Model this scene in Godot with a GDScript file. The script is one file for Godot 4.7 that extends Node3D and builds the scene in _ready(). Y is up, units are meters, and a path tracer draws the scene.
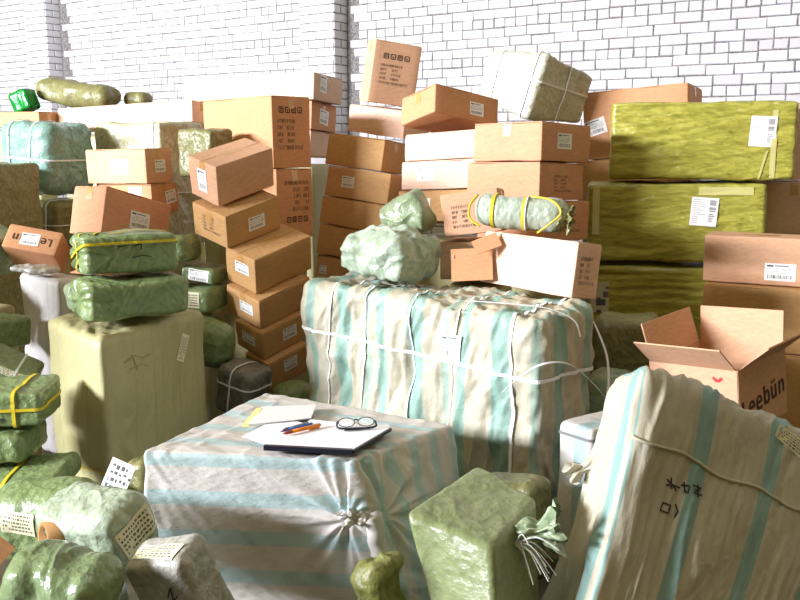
extends Node3D
# A heap of cartons, woven bales and bagged parcels in front of a white brick wall. Metres, y up.

var mats := {}
var taken := {}
var nz := FastNoiseLite.new()
var nr := FastNoiseLite.new()
var rng := RandomNumberGenerator.new()

# ------------------------------------------------------------------ names, metas
func numbered(called: String) -> String:
	var n: int = taken.get(called, 0)
	taken[called] = n + 1
	return called if n == 0 else "%s_%03d" % [called, n]

func tag(o: Node, label: String, category := "", group := "", kind := "") -> void:
	if label: o.set_meta("label", label)
	if category: o.set_meta("category", category)
	if group: o.set_meta("group", group)
	if kind: o.set_meta("kind", kind)

func thing(called: String, label: String, category: String, at: Vector3, rot := Vector3.ZERO, group := "") -> Node3D:
	var o := Node3D.new()
	o.name = numbered(called)
	add_child(o)
	o.position = at
	o.rotation_degrees = rot
	tag(o, label, category, group)
	return o

func part(called: String, mesh: Mesh, mat: Material, parent: Node, at := Vector3.ZERO, rot := Vector3.ZERO, label := "") -> MeshInstance3D:
	var o := MeshInstance3D.new()
	o.name = called
	o.mesh = mesh
	o.material_override = mat
	parent.add_child(o, true)
	o.position = at
	o.rotation_degrees = rot
	o.cast_shadow = GeometryInstance3D.SHADOW_CASTING_SETTING_ON
	if label: o.set_meta("label", label)
	return o

func struct(called: String, mesh: Mesh, mat: Material, label: String, category: String, at := Vector3.ZERO, rot := Vector3.ZERO) -> MeshInstance3D:
	var o := part(called, mesh, mat, self, at, rot)
	tag(o, label, category, "", "structure")
	return o

# ------------------------------------------------------------------ materials
func rgb8(r: float, g: float, b: float) -> Color:
	return Color(r / 255.0, g / 255.0, b / 255.0)

func plain(key: String, c: Color, rough := 0.7, metal := 0.0, spec := 0.5) -> StandardMaterial3D:
	if mats.has(key): return mats[key]
	var m := StandardMaterial3D.new()
	m.resource_name = key
	m.albedo_color = c
	m.roughness = rough
	m.metallic = metal
	m.metallic_specular = spec
	mats[key] = m
	return m

func noise_tex(key: String, w: int, h: int, fx: float, fy: float, lo: Color, hi: Color, octaves := 4, sd := 1) -> ImageTexture:
	if mats.has(key): return mats[key]
	var n := FastNoiseLite.new()
	n.seed = sd
	n.noise_type = FastNoiseLite.TYPE_SIMPLEX_SMOOTH
	n.frequency = 1.0
	n.fractal_octaves = octaves
	var im := Image.create(w, h, false, Image.FORMAT_RGB8)
	for y in h:
		for x in w:
			# tileable: walk two circles
			var a := TAU * x / w
			var b := TAU * y / h
			var v := n.get_noise_3d(cos(a) * fx, sin(a) * fx + cos(b) * fy * 0.7, sin(b) * fy) * 0.9 + 0.5
			im.set_pixel(x, y, lo.lerp(hi, clampf(v, 0, 1)))
	var t := ImageTexture.create_from_image(im)
	mats[key] = t
	return t

func grained(key: String, c: Color, rough: float, tex: Texture2D, scale: float, spec := 0.5) -> StandardMaterial3D:
	if mats.has(key): return mats[key]
	var m := plain(key, c, rough, 0.0, spec)
	m.albedo_texture = tex
	m.uv1_triplanar = true
	m.uv1_scale = Vector3.ONE * scale
	return m

func crinkle(key: String, freq: float, octaves: int, depth: float, ridged := true) -> ImageTexture:
	# relief of creased film or cloth as a tileable normal map
	if mats.has(key): return mats[key]
	var n := FastNoiseLite.new()
	n.seed = key.hash() % 997
	n.noise_type = FastNoiseLite.TYPE_CELLULAR if ridged else FastNoiseLite.TYPE_SIMPLEX_SMOOTH
	n.cellular_return_type = FastNoiseLite.RETURN_DISTANCE
	n.cellular_jitter = 1.0
	n.frequency = freq
	n.fractal_type = FastNoiseLite.FRACTAL_FBM
	n.fractal_gain = 0.5
	n.fractal_octaves = octaves
	n.domain_warp_enabled = true
	n.domain_warp_amplitude = 18.0
	n.domain_warp_frequency = 0.012
	var im := n.get_seamless_image(512, 512)
	im.convert(Image.FORMAT_RGBA8)
	im.bump_map_to_normal_map(depth)
	var t := ImageTexture.create_from_image(im)
	mats[key] = t
	return t

func cardboard(tone: int) -> StandardMaterial3D:
	var cs := [rgb8(216, 170, 136), rgb8(208, 154, 112), rgb8(228, 192, 168), rgb8(202, 158, 106), rgb8(218, 160, 124)]
	var t := noise_tex("card_fibre", 192, 192, 1.6, 5.0, Color(0.93, 0.93, 0.93), Color(1, 1, 1), 5, 7)
	return grained("cardboard_%d" % tone, cs[tone], 0.78, t, 2.2, 0.35)

func film(key: String, c: Color, rough := 0.4) -> StandardMaterial3D:
	var t := noise_tex("film_mottle", 128, 128, 2.2, 2.2, Color(0.8, 0.82, 0.78), Color(1, 1, 1), 4, 21)
	var m := grained(key, c, rough, t, 2.6, 0.55)
	m.normal_enabled = true
	m.normal_texture = crinkle("film_creases", 0.012, 4, 22.0)
	m.normal_scale = 0.62
	return m

func woven(key: String, ground: Color, dye: Color, bands: Array, period: float, rough := 0.5) -> StandardMaterial3D:
	# woven polypropylene cloth: dyed bands across U, tape weave fine grain
	if mats.has(key): return mats[key]
	var w := 512
	var h := 256
	var im := Image.create(w, h, false, Image.FORMAT_RGB8)
	var n := FastNoiseLite.new()
	n.seed = key.hash() % 1000
	n.frequency = 1.0
	for x in w:
		var u := float(x) / w
		for y in h:
			var k := 0.0
			var wob := 0.004 * n.get_noise_2d(u * 9.0, sin(TAU * y / h) * 3.0)
			for bd in bands:
				k = maxf(k, smoothstep(bd[0] - 0.006, bd[0] + 0.006, u + wob) * (1.0 - smoothstep(bd[1] - 0.006, bd[1] + 0.006, u + wob)) * bd[2])
			var g := 0.94 + 0.06 * n.get_noise_2d(x * 0.9, cos(TAU * y / h) * 2.0) + 0.03 * n.get_noise_2d(x * 0.05, y * 1.3)
			var c := ground.lerp(dye, k) * g
			c.a = 1.0
			im.set_pixel(x, y, c)
	var m := plain(key, Color.WHITE, rough, 0.0, 0.45)
	m.albedo_texture = ImageTexture.create_from_image(im)
	m.uv1_scale = Vector3(1.0 / period, 2.0, 1.0)
	m.normal_enabled = true
	m.normal_texture = crinkle("cloth_creases", 0.012, 4, 10.0)
	m.normal_scale = 0.45
	return m

func label_mat(kind: int) -> StandardMaterial3D:
	var key := "label_%d" % kind
	if mats.has(key): return mats[key]
	var w := 144
	var h := 96
	var im := Image.create(w, h, false, Image.FORMAT_RGB8)
	im.fill(Color(0.93, 0.93, 0.92))
	var r := RandomNumberGenerator.new()
	r.seed = 40 + kind
	var ink := Color(0.25, 0.26, 0.3)
	if kind <= 1:      # waybill: header, lines of type, bar code
		im.fill_rect(Rect2i(10, 10, 30, 9), ink)
		im.fill_rect(Rect2i(46, 10, 66, 6), Color(0.45, 0.46, 0.5))
		for k in 4:
			var x := 10
			while x < 128:
				var g := r.randi_range(3, 9)
				if r.randf() < 0.8: im.fill_rect(Rect2i(x, 27 + k * 8, g, 3), Color(0.5, 0.5, 0.53))
				x += g + 3
		var bx := 14
		while bx < 126:
			var g := r.randi_range(1, 3)
			im.fill_rect(Rect2i(bx, 64, g, 20), ink)
			bx += g + r.randi_range(1, 4)
	elif kind == 2:    # tall label with a bar code block at the right
		for k in 12:
			im.fill_rect(Rect2i(10, 8 + k * 7, r.randi_range(28, 70), 2), Color(0.7, 0.7, 0.72))
		for k in 14:
			im.fill_rect(Rect2i(98, 8 + k * 2 + (0 if k < 9 else 6), 34, 1), ink)
		im.fill_rect(Rect2i(98, 44, 34, 2), ink)
		for k in 5:
			im.fill_rect(Rect2i(98, 54 + k * 6, r.randi_range(20, 34), 3), Color(0.5, 0.5, 0.52))
	elif kind == 3:    # cream paper slip with coarse print
		im.fill(Color(0.86, 0.84, 0.7))
		for k in 5:
			var x := 10
			while x < 130:
				var g := r.randi_range(4, 12)
				if r.randf() < 0.85: im.fill_rect(Rect2i(x, 12 + k * 16, g, 8), Color(0.35, 0.35, 0.33))
				x += g + 4
	elif kind == 4:    # note covered with close lines of handwriting
		im.fill(Color(0.88, 0.88, 0.86))
		for k in 10:
			var x := 6
			while x < 136:
				var g := r.randi_range(2, 7)
				im.fill_rect(Rect2i(x, 6 + k * 9 + r.randi_range(0, 2), g, r.randi_range(3, 6)), Color(0.18, 0.18, 0.2))
				x += g + r.randi_range(2, 5)
	elif kind == 5:    # mixed print seen through a clear pouch
		im.fill(Color(0.7, 0.68, 0.58))
		for k in 40:
			im.fill_rect(Rect2i(r.randi_range(4, 120), r.randi_range(4, 80), r.randi_range(6, 26), r.randi_range(3, 10)), [Color(0.42, 0.34, 0.36), Color(0.6, 0.52, 0.5), Color(0.3, 0.3, 0.3)][r.randi() % 3])
	var m := plain(key, Color.WHITE, 0.55)
	m.albedo_texture = ImageTexture.create_from_image(im)
	return m

# ------------------------------------------------------------------ soft boxes
# A body is a rounded box (half sizes h, edge radius r) bent onto eight corners c and wrinkled by noise.
func half(v: Vector3) -> Array:
	var c := []
	for i in 8:
		c.append(Vector3(v.x if i & 1 else -v.x, v.y if i & 2 else -v.y, v.z if i & 4 else -v.z))
	return c

func face_point(f: String, a: float, b: float) -> Vector3:
	match f:
		"F": return Vector3(a, b, 1)
		"R": return Vector3(1, b, -a)
		"L": return Vector3(-1, b, a)
		"K": return Vector3(-a, b, -1)
		"T": return Vector3(a, 1, -b)
	return Vector3(a, -1, b)

func face_half(b: Dictionary, f: String) -> Vector2:
	var h: Vector3 = b.h
	match f:
		"F", "K": return Vector2(h.x, h.y)
		"R", "L": return Vector2(h.z, h.y)
	return Vector2(h.x, h.z)

func wrinkle(b: Dictionary, P: Vector3) -> float:
	var o: Vector3 = b.seed
	var v := 0.0
	if b.lump > 0.0:
		v += b.lump * nz.get_noise_3dv(P * b.lf + o)
	if b.fold > 0.0:
		var w := P + Vector3(0.05, 0.05, 0.05) * nz.get_noise_3dv(P * 2.3 - o)
		var e := nz.get_noise_3dv((b.ft * w) * b.fs + o * 1.7)
		var rid := 1.0 - absf(e) * 2.6
		v += b.fold * (rid * absf(rid) * 0.7 + 0.5 * nz.get_noise_3dv((b.ft * w) * b.fs * 2.1 - o))
	if b.crump > 0.0:
		var cw: Vector3 = P * b.cf + o
		cw += Vector3(nz.get_noise_3dv(cw * 0.7), nz.get_noise_3dv(cw * 0.7 + Vector3(9, 0, 0)), nz.get_noise_3dv(cw * 0.7 + Vector3(0, 9, 0))) * 0.55
		v += b.crump * (nr.get_noise_3dv(cw * b.cs) + 0.5) * 1.6
	for k in b.pinch:   # cloth drawn together at a knot: radiating pleats and a hollow
		var d: Vector3 = P - k[0]
		var l := d.length()
		var q: float = exp(-l * l / (k[1] * k[1]))
		var ang := atan2(d.y, d.x + d.z)
		v += k[2] * q * (nz.get_noise_2d(ang * k[3], l * 1.2) * 1.6) * smoothstep(0.0, 0.12, l)
	return v

func surf(b: Dictionary, p: Vector3, off := 0.0, dscale := 1.0) -> Vector3:
	var h: Vector3 = b.h
	var r: float = b.r
	var m := p * h
	var inner := h - Vector3(r, r, r)
	var q := m.clamp(-inner, inner)
	var d := (m - q).normalized()
	var P := q + d * r
	var v := off
	if dscale > 0.0: v += wrinkle(b, P) * dscale
	P += d * v
	if b.bulge != 0.0:
		var e := P / h
		var s: float = b.bulge
		P += Vector3(d.x * s * (1 - e.y * e.y) * (1 - e.z * e.z), d.y * s * (1 - e.x * e.x) * (1 - e.z * e.z), d.z * s * (1 - e.x * e.x) * (1 - e.y * e.y))
	var t := (P / h + Vector3.ONE) * 0.5
	var c: Array = b.c
	var lo: Vector3 = (c[0] as Vector3).lerp(c[1], t.x).lerp((c[2] as Vector3).lerp(c[3], t.x), t.y)
	var hi: Vector3 = (c[4] as Vector3).lerp(c[5], t.x).lerp((c[6] as Vector3).lerp(c[7], t.x), t.y)
	return lo.lerp(hi, t.z) + b.bend * (1.0 - t.y) * (1.0 - t.y)

func steps(hh: float, r: float, n: int) -> PackedFloat32Array:
	var e := clampf(1.0 - r / hh, 0.0, 1.0)
	var edge := 3 if n > 14 else 2
	var out := PackedFloat32Array()
	for i in edge: out.append(-1.0 + (1.0 - e) * i / edge)
	for i in n + 1: out.append(-e + 2.0 * e * i / n)
	for i in edge: out.append(1.0 - (1.0 - e) * (edge - 1 - i) / edge)
	return out

func body_mesh(b: Dictionary) -> ArrayMesh:
	var st := SurfaceTool.new()
	st.begin(Mesh.PRIMITIVE_TRIANGLES)
	st.set_smooth_group(0)
	var base := 0
	var h: Vector3 = b.h
	for f in ["F", "R", "K", "L", "T", "B"]:
		var hf := face_half(b, f)
		var big := maxf(maxf(h.x, h.y), h.z)
		var us := steps(hf.x, b.r, maxi(3, int(b.n * hf.x / big)))
		var vs := steps(hf.y, b.r, maxi(3, int(b.n * hf.y / big)))
		for v in vs:
			for u in us:
				var p := face_point(f, u, v)
				var mp := p * h
				var uv := Vector2.ZERO
				match b.uv:
					"x": uv = Vector2(mp.z if f in ["R", "L"] else mp.x, mp.y if f not in ["T", "B"] else h.y + h.z - mp.z)
					"wrap": uv = Vector2(mp.y if f in ["F", "K"] else (h.y + h.z - mp.z if f in ["T", "B"] else mp.z * 1.0 + 0.06), mp.x if f not in ["R", "L"] else mp.y)
					_: uv = Vector2(hf.x * u, -hf.y * v)
				st.set_uv(uv)
				st.add_vertex(surf(b, p))
		var w := us.size()
		for j in vs.size() - 1:
			for i in w - 1:
				var k := base + j * w + i
				for q in [k, k + w, k + w + 1, k, k + w + 1, k + 1]: st.add_index(q)
		base += w * vs.size()
	st.generate_normals()
	return st.commit()

func patch_into(st: SurfaceTool, base: int, b: Dictionary, f: String, ca: float, cb: float, hw: float, hh: float, rot: float, off: float, dscale: float, nx: int, ny: int) -> int:
	var hf := face_half(b, f)
	var cr := cos(deg_to_rad(rot))
	var sr := sin(deg_to_rad(rot))
	for j in ny + 1:
		for i in nx + 1:
			var x := (2.0 * i / nx - 1.0) * hw
			var y := (2.0 * j / ny - 1.0) * hh
			var a := ca + (x * cr - y * sr) / hf.x
			var c := cb + (x * sr + y * cr) / hf.y
			st.set_uv(Vector2(float(i) / nx, 1.0 - float(j) / ny))
			st.add_vertex(surf(b, face_point(f, clampf(a, -1, 1), clampf(c, -1, 1)), off, dscale))
	var w := nx + 1
	for j in ny:
		for i in nx:
			var k := base + j * w + i
			for q in [k, k + w, k + w + 1, k, k + w + 1, k + 1]: st.add_index(q)
	return base + w * (ny + 1)

func patch(b: Dictionary, called: String, mat: Material, f: String, ca: float, cb: float, w: float, h: float, rot := 0.0, off := 0.003, dscale := 1.0, n := 8, label := "") -> MeshInstance3D:
	var st := SurfaceTool.new()
	st.begin(Mesh.PRIMITIVE_TRIANGLES)
	patch_into(st, 0, b, f, ca, cb, w / 2, h / 2, rot, off, dscale, n, n)
	st.generate_normals()
	return part(called, st.commit(), mat, b.node, Vector3.ZERO, Vector3.ZERO, label)

func soft(called: String, label: String, category: String, spec: Dictionary, group := "") -> Dictionary:
	# spec: size+pos+rot (pos = middle of the body) or c (eight world corners)
	var b := {"r": 0.06, "n": 24, "lump": 0.015, "lf": 3.0, "fold": 0.0, "fs": Vector3(6, 1.5, 6), "fr": Vector3.ZERO, "crump": 0.008, "cf": 5.0, "cs": Vector3.ONE, "bend": Vector3.ZERO, "bulge": 0.0, "uv": "", "pinch": [], "seed": Vector3.ZERO}
	b.merge(spec, true)
	rng.seed = hash(label)
	b.seed = Vector3(rng.randf(), rng.randf(), rng.randf()) * 40.0
	b.ft = Basis.from_euler(Vector3(deg_to_rad(b.fr.x), deg_to_rad(b.fr.y), deg_to_rad(b.fr.z)))
	var at := Vector3.ZERO
	var rot := Vector3.ZERO
	if spec.has("size"):
		b.h = (spec.size as Vector3) * 0.5
		rot = spec.get("rot", Vector3.ZERO)
		var basis := Basis.from_euler(Vector3(deg_to_rad(rot.x), deg_to_rad(rot.y), deg_to_rad(rot.z)))
		at = (spec.pos as Vector3) - basis * Vector3(0, b.h.y, 0)
		b.c = half(b.h).map(func(v): return v + Vector3(0, b.h.y, 0))
	else:
		var w: Array = spec.c
		at = (w[0] + w[1] + w[4] + w[5]) / 4.0
		b.c = w.map(func(v): return v - at)
		b.h = Vector3((w[1] - w[0]).length() + (w[7] - w[6]).length(), (w[2] - w[0]).length() + (w[7] - w[5]).length(), (w[4] - w[0]).length() + (w[7] - w[3]).length()) / 4.0
	b.r = minf(b.r, minf(minf(b.h.x, b.h.y), b.h.z) * 0.95)
	var kinds := {"carton": "cartons piled in the heap", "woven_bale": "woven cloth bales", "bagged_parcel": "bagged parcels in the heap", "sack": "soft sacks in the heap", "film_bale": "film wrapped bales", "sack_bale": "plain sackcloth bales", "plastic_wrap": "loose plastic on the heap"}
	b.node = thing(called, label, category, at, rot, group if group else kinds.get(called, ""))
	b.body = part(spec.get("body", "wrapping"), body_mesh(b), spec.mat, b.node)
	return b

# a flat band or a round cord swept along points; ups give the flat side
func sweep(pts: Array, ups: Array, w: float, t: float, closed := false, sides := 4) -> ArrayMesh:
	var st := SurfaceTool.new()
	st.begin(Mesh.PRIMITIVE_TRIANGLES)
	st.set_smooth_group(-1 if sides == 4 else 0)
	var n := pts.size()
	var rings := []
	for i in n:
		var a: Vector3 = pts[(i - 1 + n) % n] if closed else pts[maxi(i - 1, 0)]
		var c: Vector3 = pts[(i + 1) % n] if closed else pts[mini(i + 1, n - 1)]
		var tan := (c - a).normalized()
		var up: Vector3 = ups[i] if ups.size() == n else ups[0]
		var side := tan.cross(up).normalized()
		up = side.cross(tan).normalized()
		var ring := []
		for k in sides:
			var g := TAU * (k + 0.5) / sides
			ring.append(pts[i] + side * cos(g) * w * 0.7071 + up * sin(g) * t * 0.7071)
		rings.append(ring)
	for i in (n if closed else n - 1):
		var r0: Array = rings[i]
		var r1: Array = rings[(i + 1) % n]
		for k in sides:
			var k2 := (k + 1) % sides
			for q in [r0[k], r1[k2], r1[k], r0[k], r0[k2], r1[k2]]: st.add_vertex(q)
	if not closed:
		for e in [0, n - 1]:
			for k in range(1, sides - 1):
				var rr: Array = rings[e]
				for q in ([rr[0], rr[k], rr[k + 1]] if e else [rr[0], rr[k + 1], rr[k]]): st.add_vertex(q)
	st.generate_normals()
	return st.commit()

func curve(ctrl: Array, n: int) -> Array:
	var out := []
	var m := ctrl.size()
	for i in n + 1:
		var t := float(i) / n * (m - 1)
		var k := mini(int(t), m - 2)
		var f := t - k
		var p0: Vector3 = ctrl[maxi(k - 1, 0)]
		var p3: Vector3 = ctrl[mini(k + 2, m - 1)]
		out.append((ctrl[k] as Vector3).cubic_interpolate(ctrl[k + 1], p0, p3, f))
	return out

# a strap round the body: axis "x" runs over front, top, back, bottom at p.x = at; "y" girds the sides; "z" over left, top, right
func strap(b: Dictionary, axis: String, at: float, mat: Material, w := 0.012, slack := 0.004, lean := 0.0, called := "strap", dscale := 1.0) -> void:
	var pts := []
	var ups := []
	var per := 36
	for k in 4:
		for i in per:
			var t := 2.0 * i / per - 1.0
			var a: float = [t, 1.0, -t, -1.0][k]
			var c: float = [1.0, -t, -1.0, t][k]
			var p: Vector3
			match axis:
				"x": p = Vector3(clampf(at + lean * c, -1, 1), c, a)
				"y": p = Vector3(a, clampf(at + lean * a, -1, 1), c)
				_: p = Vector3(a, c, clampf(at + lean * c, -1, 1))
			var q0 := surf(b, p, 0.0, dscale)
			var q1 := surf(b, p, 0.01, dscale)
			pts.append(surf(b, p, slack, dscale))
			ups.append((q1 - q0).normalized())
	part(called, sweep(pts, ups, w, 0.003, true), mat, b.node)

# ink strokes that follow a face: list of polylines in face coordinates (-1..1)
func strokes(b: Dictionary, f: String, lines: Array, mat: Material, w := 0.004, called := "handwriting") -> void:
	var st := SurfaceTool.new()
	st.begin(Mesh.PRIMITIVE_TRIANGLES)
	for ln in lines:
		var pts := []
		for i in ln.size() - 1:
			for s in 5:
				var q: Vector2 = (ln[i] as Vector2).lerp(ln[i + 1], s / 5.0)
				pts.append(surf(b, face_point(f, q.x, q.y), 0.003))
		var e: Vector2 = ln[-1]
		pts.append(surf(b, face_point(f, e.x, e.y), 0.003))
		var c: Vector2 = ln[0]
		var up := (surf(b, face_point(f, c.x, c.y), 0.05, 0.0) - surf(b, face_point(f, c.x, c.y), 0.0, 0.0)).normalized()
		st.append_from(sweep(pts, [up], w, 0.001), 0, Transform3D())
	part(called, st.commit(), mat, b.node)

# gathered, pleated bag neck: a lathe with a rippled rim
func ruffle(r0: float, r1: float, length: float, pleats: int, sd: int) -> ArrayMesh:
	var st := SurfaceTool.new()
	st.begin(Mesh.PRIMITIVE_TRIANGLES)
	st.set_smooth_group(0)
	var nu := 54
	var nv := 12
	for j in nv + 1:
		var t := float(j) / nv
		for i in nu:
			var a := TAU * i / nu
			var rr := lerpf(r0, r1, t) * (1.0 - 0.55 * sin(PI * minf(t * 1.1, 1.0)) * smoothstep(0.2, 0.6, t))
			rr *= 1.0 + (0.1 + 0.3 * t) * sin(a * pleats + 2.0 * nz.get_noise_2d(cos(a) + sd, t * 2.0)) + 0.3 * nz.get_noise_3d(cos(a) * 1.5 + sd, sin(a) * 1.5, t * 3.0)
			st.add_vertex(Vector3(cos(a) * rr, length * t * (1.0 + 0.25 * nz.get_noise_2d(a * 2.0, sd)), sin(a) * rr))
	for j in nv:
		for i in nu:
			var k := j * nu + i
			var k2 := j * nu + (i + 1) % nu
			for q in [k, k2 + nu, k + nu, k, k2, k2 + nu]: st.add_index(q)
	st.generate_normals()
	return st.commit()

# ------------------------------------------------------------------ cartons
func box(x: float, y: float, z: float) -> BoxMesh:
	var m := BoxMesh.new()
	m.size = Vector3(x, y, z)
	return m

func carton(label: String, pos: Vector3, size: Vector3, rot: Vector3, tone := 0, opts := {}) -> Dictionary:
	var fl := 0.005
	var b := soft("carton", label, "carton", {"pos": pos - Vector3(0, fl * 0.5, 0), "size": size - Vector3(0, fl, 0), "rot": rot, "r": 0.006, "n": 10, "lump": opts.get("dent", 0.004), "lf": 4.0, "crump": 0.0, "mat": cardboard(tone), "body": "walls"}, opts.get("group", ""))
	# closing flaps and the tape over their seam
	var along := size.x >= size.z
	var fs := Vector2(size.x, size.z / 2) if along else Vector2(size.x / 2, size.z)
	for s in [-1, 1]:
		var fm := box(fs.x - 0.008, fl, fs.y - 0.005)
		part("flap", fm, cardboard(tone), b.node, Vector3(0.0 if along else s * size.x / 4, size.y - fl * 0.5, s * size.z / 4 if along else 0.0))
	if opts.get("tape", true):
		var st := SurfaceTool.new()
		st.begin(Mesh.PRIMITIVE_TRIANGLES)
		var base := 0
		var hl := (size.x if along else size.z) * 0.5
		base = patch_into(st, base, b, "T", 0, 0, hl if along else 0.024, 0.024 if along else hl, 0, fl + 0.0012, 0.0, 2, 2)
		for f in (["R", "L"] if along else ["F", "K"]):
			base = patch_into(st, base, b, f, 0, 1.0 - 0.07 / size.y, 0.024, 0.035, 0, 0.0015, 1.0, 2, 3)
		st.generate_normals()
		part("tape", st.commit(), plain("packing_tape", rgb8(196, 150, 92), 0.22, 0.0, 0.6), b.node)
	for l in opts.get("labels", []):   # [face, a, b, w, h, rot, kind]
		patch(b, "shipping_label", label_mat(l[6] if l.size() > 6 else 0), l[0], l[1], l[2], l[3], l[4], l[5] if l.size() > 5 else 0.0, 0.0018, 1.0, 3)
	for p in opts.get("print", []):    # [face, a, b, w, h, flip, icons]
		print_block(b, p[0], p[1], p[2], p[3], p[4], p[5], p[6])
	return b

# stencilled shipping marks: a row of four handling icons and five lines of small type
func print_block(b: Dictionary, f: String, ca: float, cb: float, w: float, h: float, flip: bool, icons: bool) -> void:
	var st := SurfaceTool.new()
	st.begin(Mesh.PRIMITIVE_TRIANGLES)
	var hf := face_half(b, f)
	var base := 0
	var r := RandomNumberGenerator.new()
	r.seed = hash(str(ca) + str(cb) + str(w) + f + str(b.seed))
	var sg := -1.0 if flip else 1.0
	var dabs := []
	var top := h / 2
	if icons:
		for k in 4:
			var cx := -w * 0.36 + k * w * 0.24
			var s := w * 0.075
			for e in [[0, s, s, 0.003], [0, -s, s, 0.003], [s, 0, 0.003, s], [-s, 0, 0.003, s]]: dabs.append([cx + e[0], top - s + e[1], e[2], e[3]])
			for e in ([[0, 0, s * 0.5, s * 0.15], [0, -s * 0.4, s * 0.15, s * 0.4]] if k % 2 else [[-s * 0.3, 0, s * 0.14, s * 0.6], [s * 0.3, 0, s * 0.14, s * 0.6], [0, s * 0.5, s * 0.5, s * 0.14]]): dabs.append([cx + e[0], top - s + e[1], e[2], e[3]])
		top -= w * 0.3
	var lh := (top + h / 2) / 5.0
	for k in 5:
		var x := -w / 2
		var stop: float = w / 2 if k == 4 else w * [0.2, 0.12, 0.16, 0.14][k]
		while x < stop:
			var g := lh * r.randf_range(0.28, 0.42)
			if not (k in [1, 2, 3] and x > -w * 0.32 and x < -w * 0.16):
				var y := top - lh * (k + 0.5)
				var q := lh * 0.3
				dabs.append([x + g * 0.1, y, g * 0.11, q])
				match r.randi() % 3:
					0: dabs.append([x + g * 0.4, y + q * 0.9, g * 0.3, g * 0.1])
					1: dabs.append([x + g * 0.6, y, g * 0.11, q])
					_: dabs.append([x + g * 0.4, y - q * 0.1, g * 0.3, g * 0.1])
			x += g * 1.12
	for d in dabs:
		base = patch_into(st, base, b, f, ca + sg * d[0] / hf.x, cb + sg * d[1] / hf.y, d[2], d[3], 0, 0.0012, 1.0, 1, 1)
	st.generate_normals()
	part("printed_marks", st.commit(), plain("carton_ink", rgb8(62, 44, 34), 0.8), b.node).set_meta("kind", "stuff")

func lettering(text: String, hgt: float, mat: Material, parent: Node, at: Vector3, basis: Basis, called := "lettering") -> MeshInstance3D:
	var tm := TextMesh.new()
	var sf := SystemFont.new()
	sf.font_names = PackedStringArray(["Droid Sans"])
	sf.font_weight = 700
	tm.font = sf
	tm.font_size = 64
	tm.pixel_size = hgt / 46.0
	tm.depth = 0.001
	tm.text = text
	var o := part(called, tm, mat, parent, at)
	o.basis = basis
	return o

# ------------------------------------------------------------------ the hall
const WALL := Vector3(3.113, 0, -8.5)     # a point at the foot of the brick wall
const WALL_TURN := -35.0

func hall(s: float, y: float, n: float) -> Vector3:   # along the wall, up, out from the wall
	return WALL + Basis(Vector3.UP, deg_to_rad(WALL_TURN)) * Vector3(s, y, n)

func brick_mesh(w: float, h: float, d: float, sd: int) -> ArrayMesh:
	# face with chamfered, slightly uneven rim and four sides
	var r := RandomNumberGenerator.new()
	r.seed = sd
	var j := func(): return r.randf_range(-0.003, 0.003)
	var o := [Vector3(-w / 2 + j.call(), -h / 2 + j.call(), d - 0.006), Vector3(w / 2 + j.call(), -h / 2 + j.call(), d - 0.006), Vector3(w / 2 + j.call(), h / 2 + j.call(), d - 0.006), Vector3(-w / 2 + j.call(), h / 2 + j.call(), d - 0.006)]
	var i := []
	var k := []
	for v in o:
		i.append(Vector3(v.x - signf(v.x) * 0.007, v.y - signf(v.y) * 0.007, d + j.call() * 0.4))
		k.append(Vector3(v.x, v.y, -0.01))
	var st := SurfaceTool.new()
	st.begin(Mesh.PRIMITIVE_TRIANGLES)
	st.set_smooth_group(-1)
	var quad := func(a, b, c, e):
		for q in [a, e, c, a, c, b]: st.add_vertex(q)
	quad.call(i[0], i[1], i[2], i[3])
	for q in 4:
		var q2 := (q + 1) % 4
		quad.call(o[q], o[q2], i[q2], i[q])
		quad.call(k[q], k[q2], o[q2], o[q])
	st.generate_normals()
	return st.commit()

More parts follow.
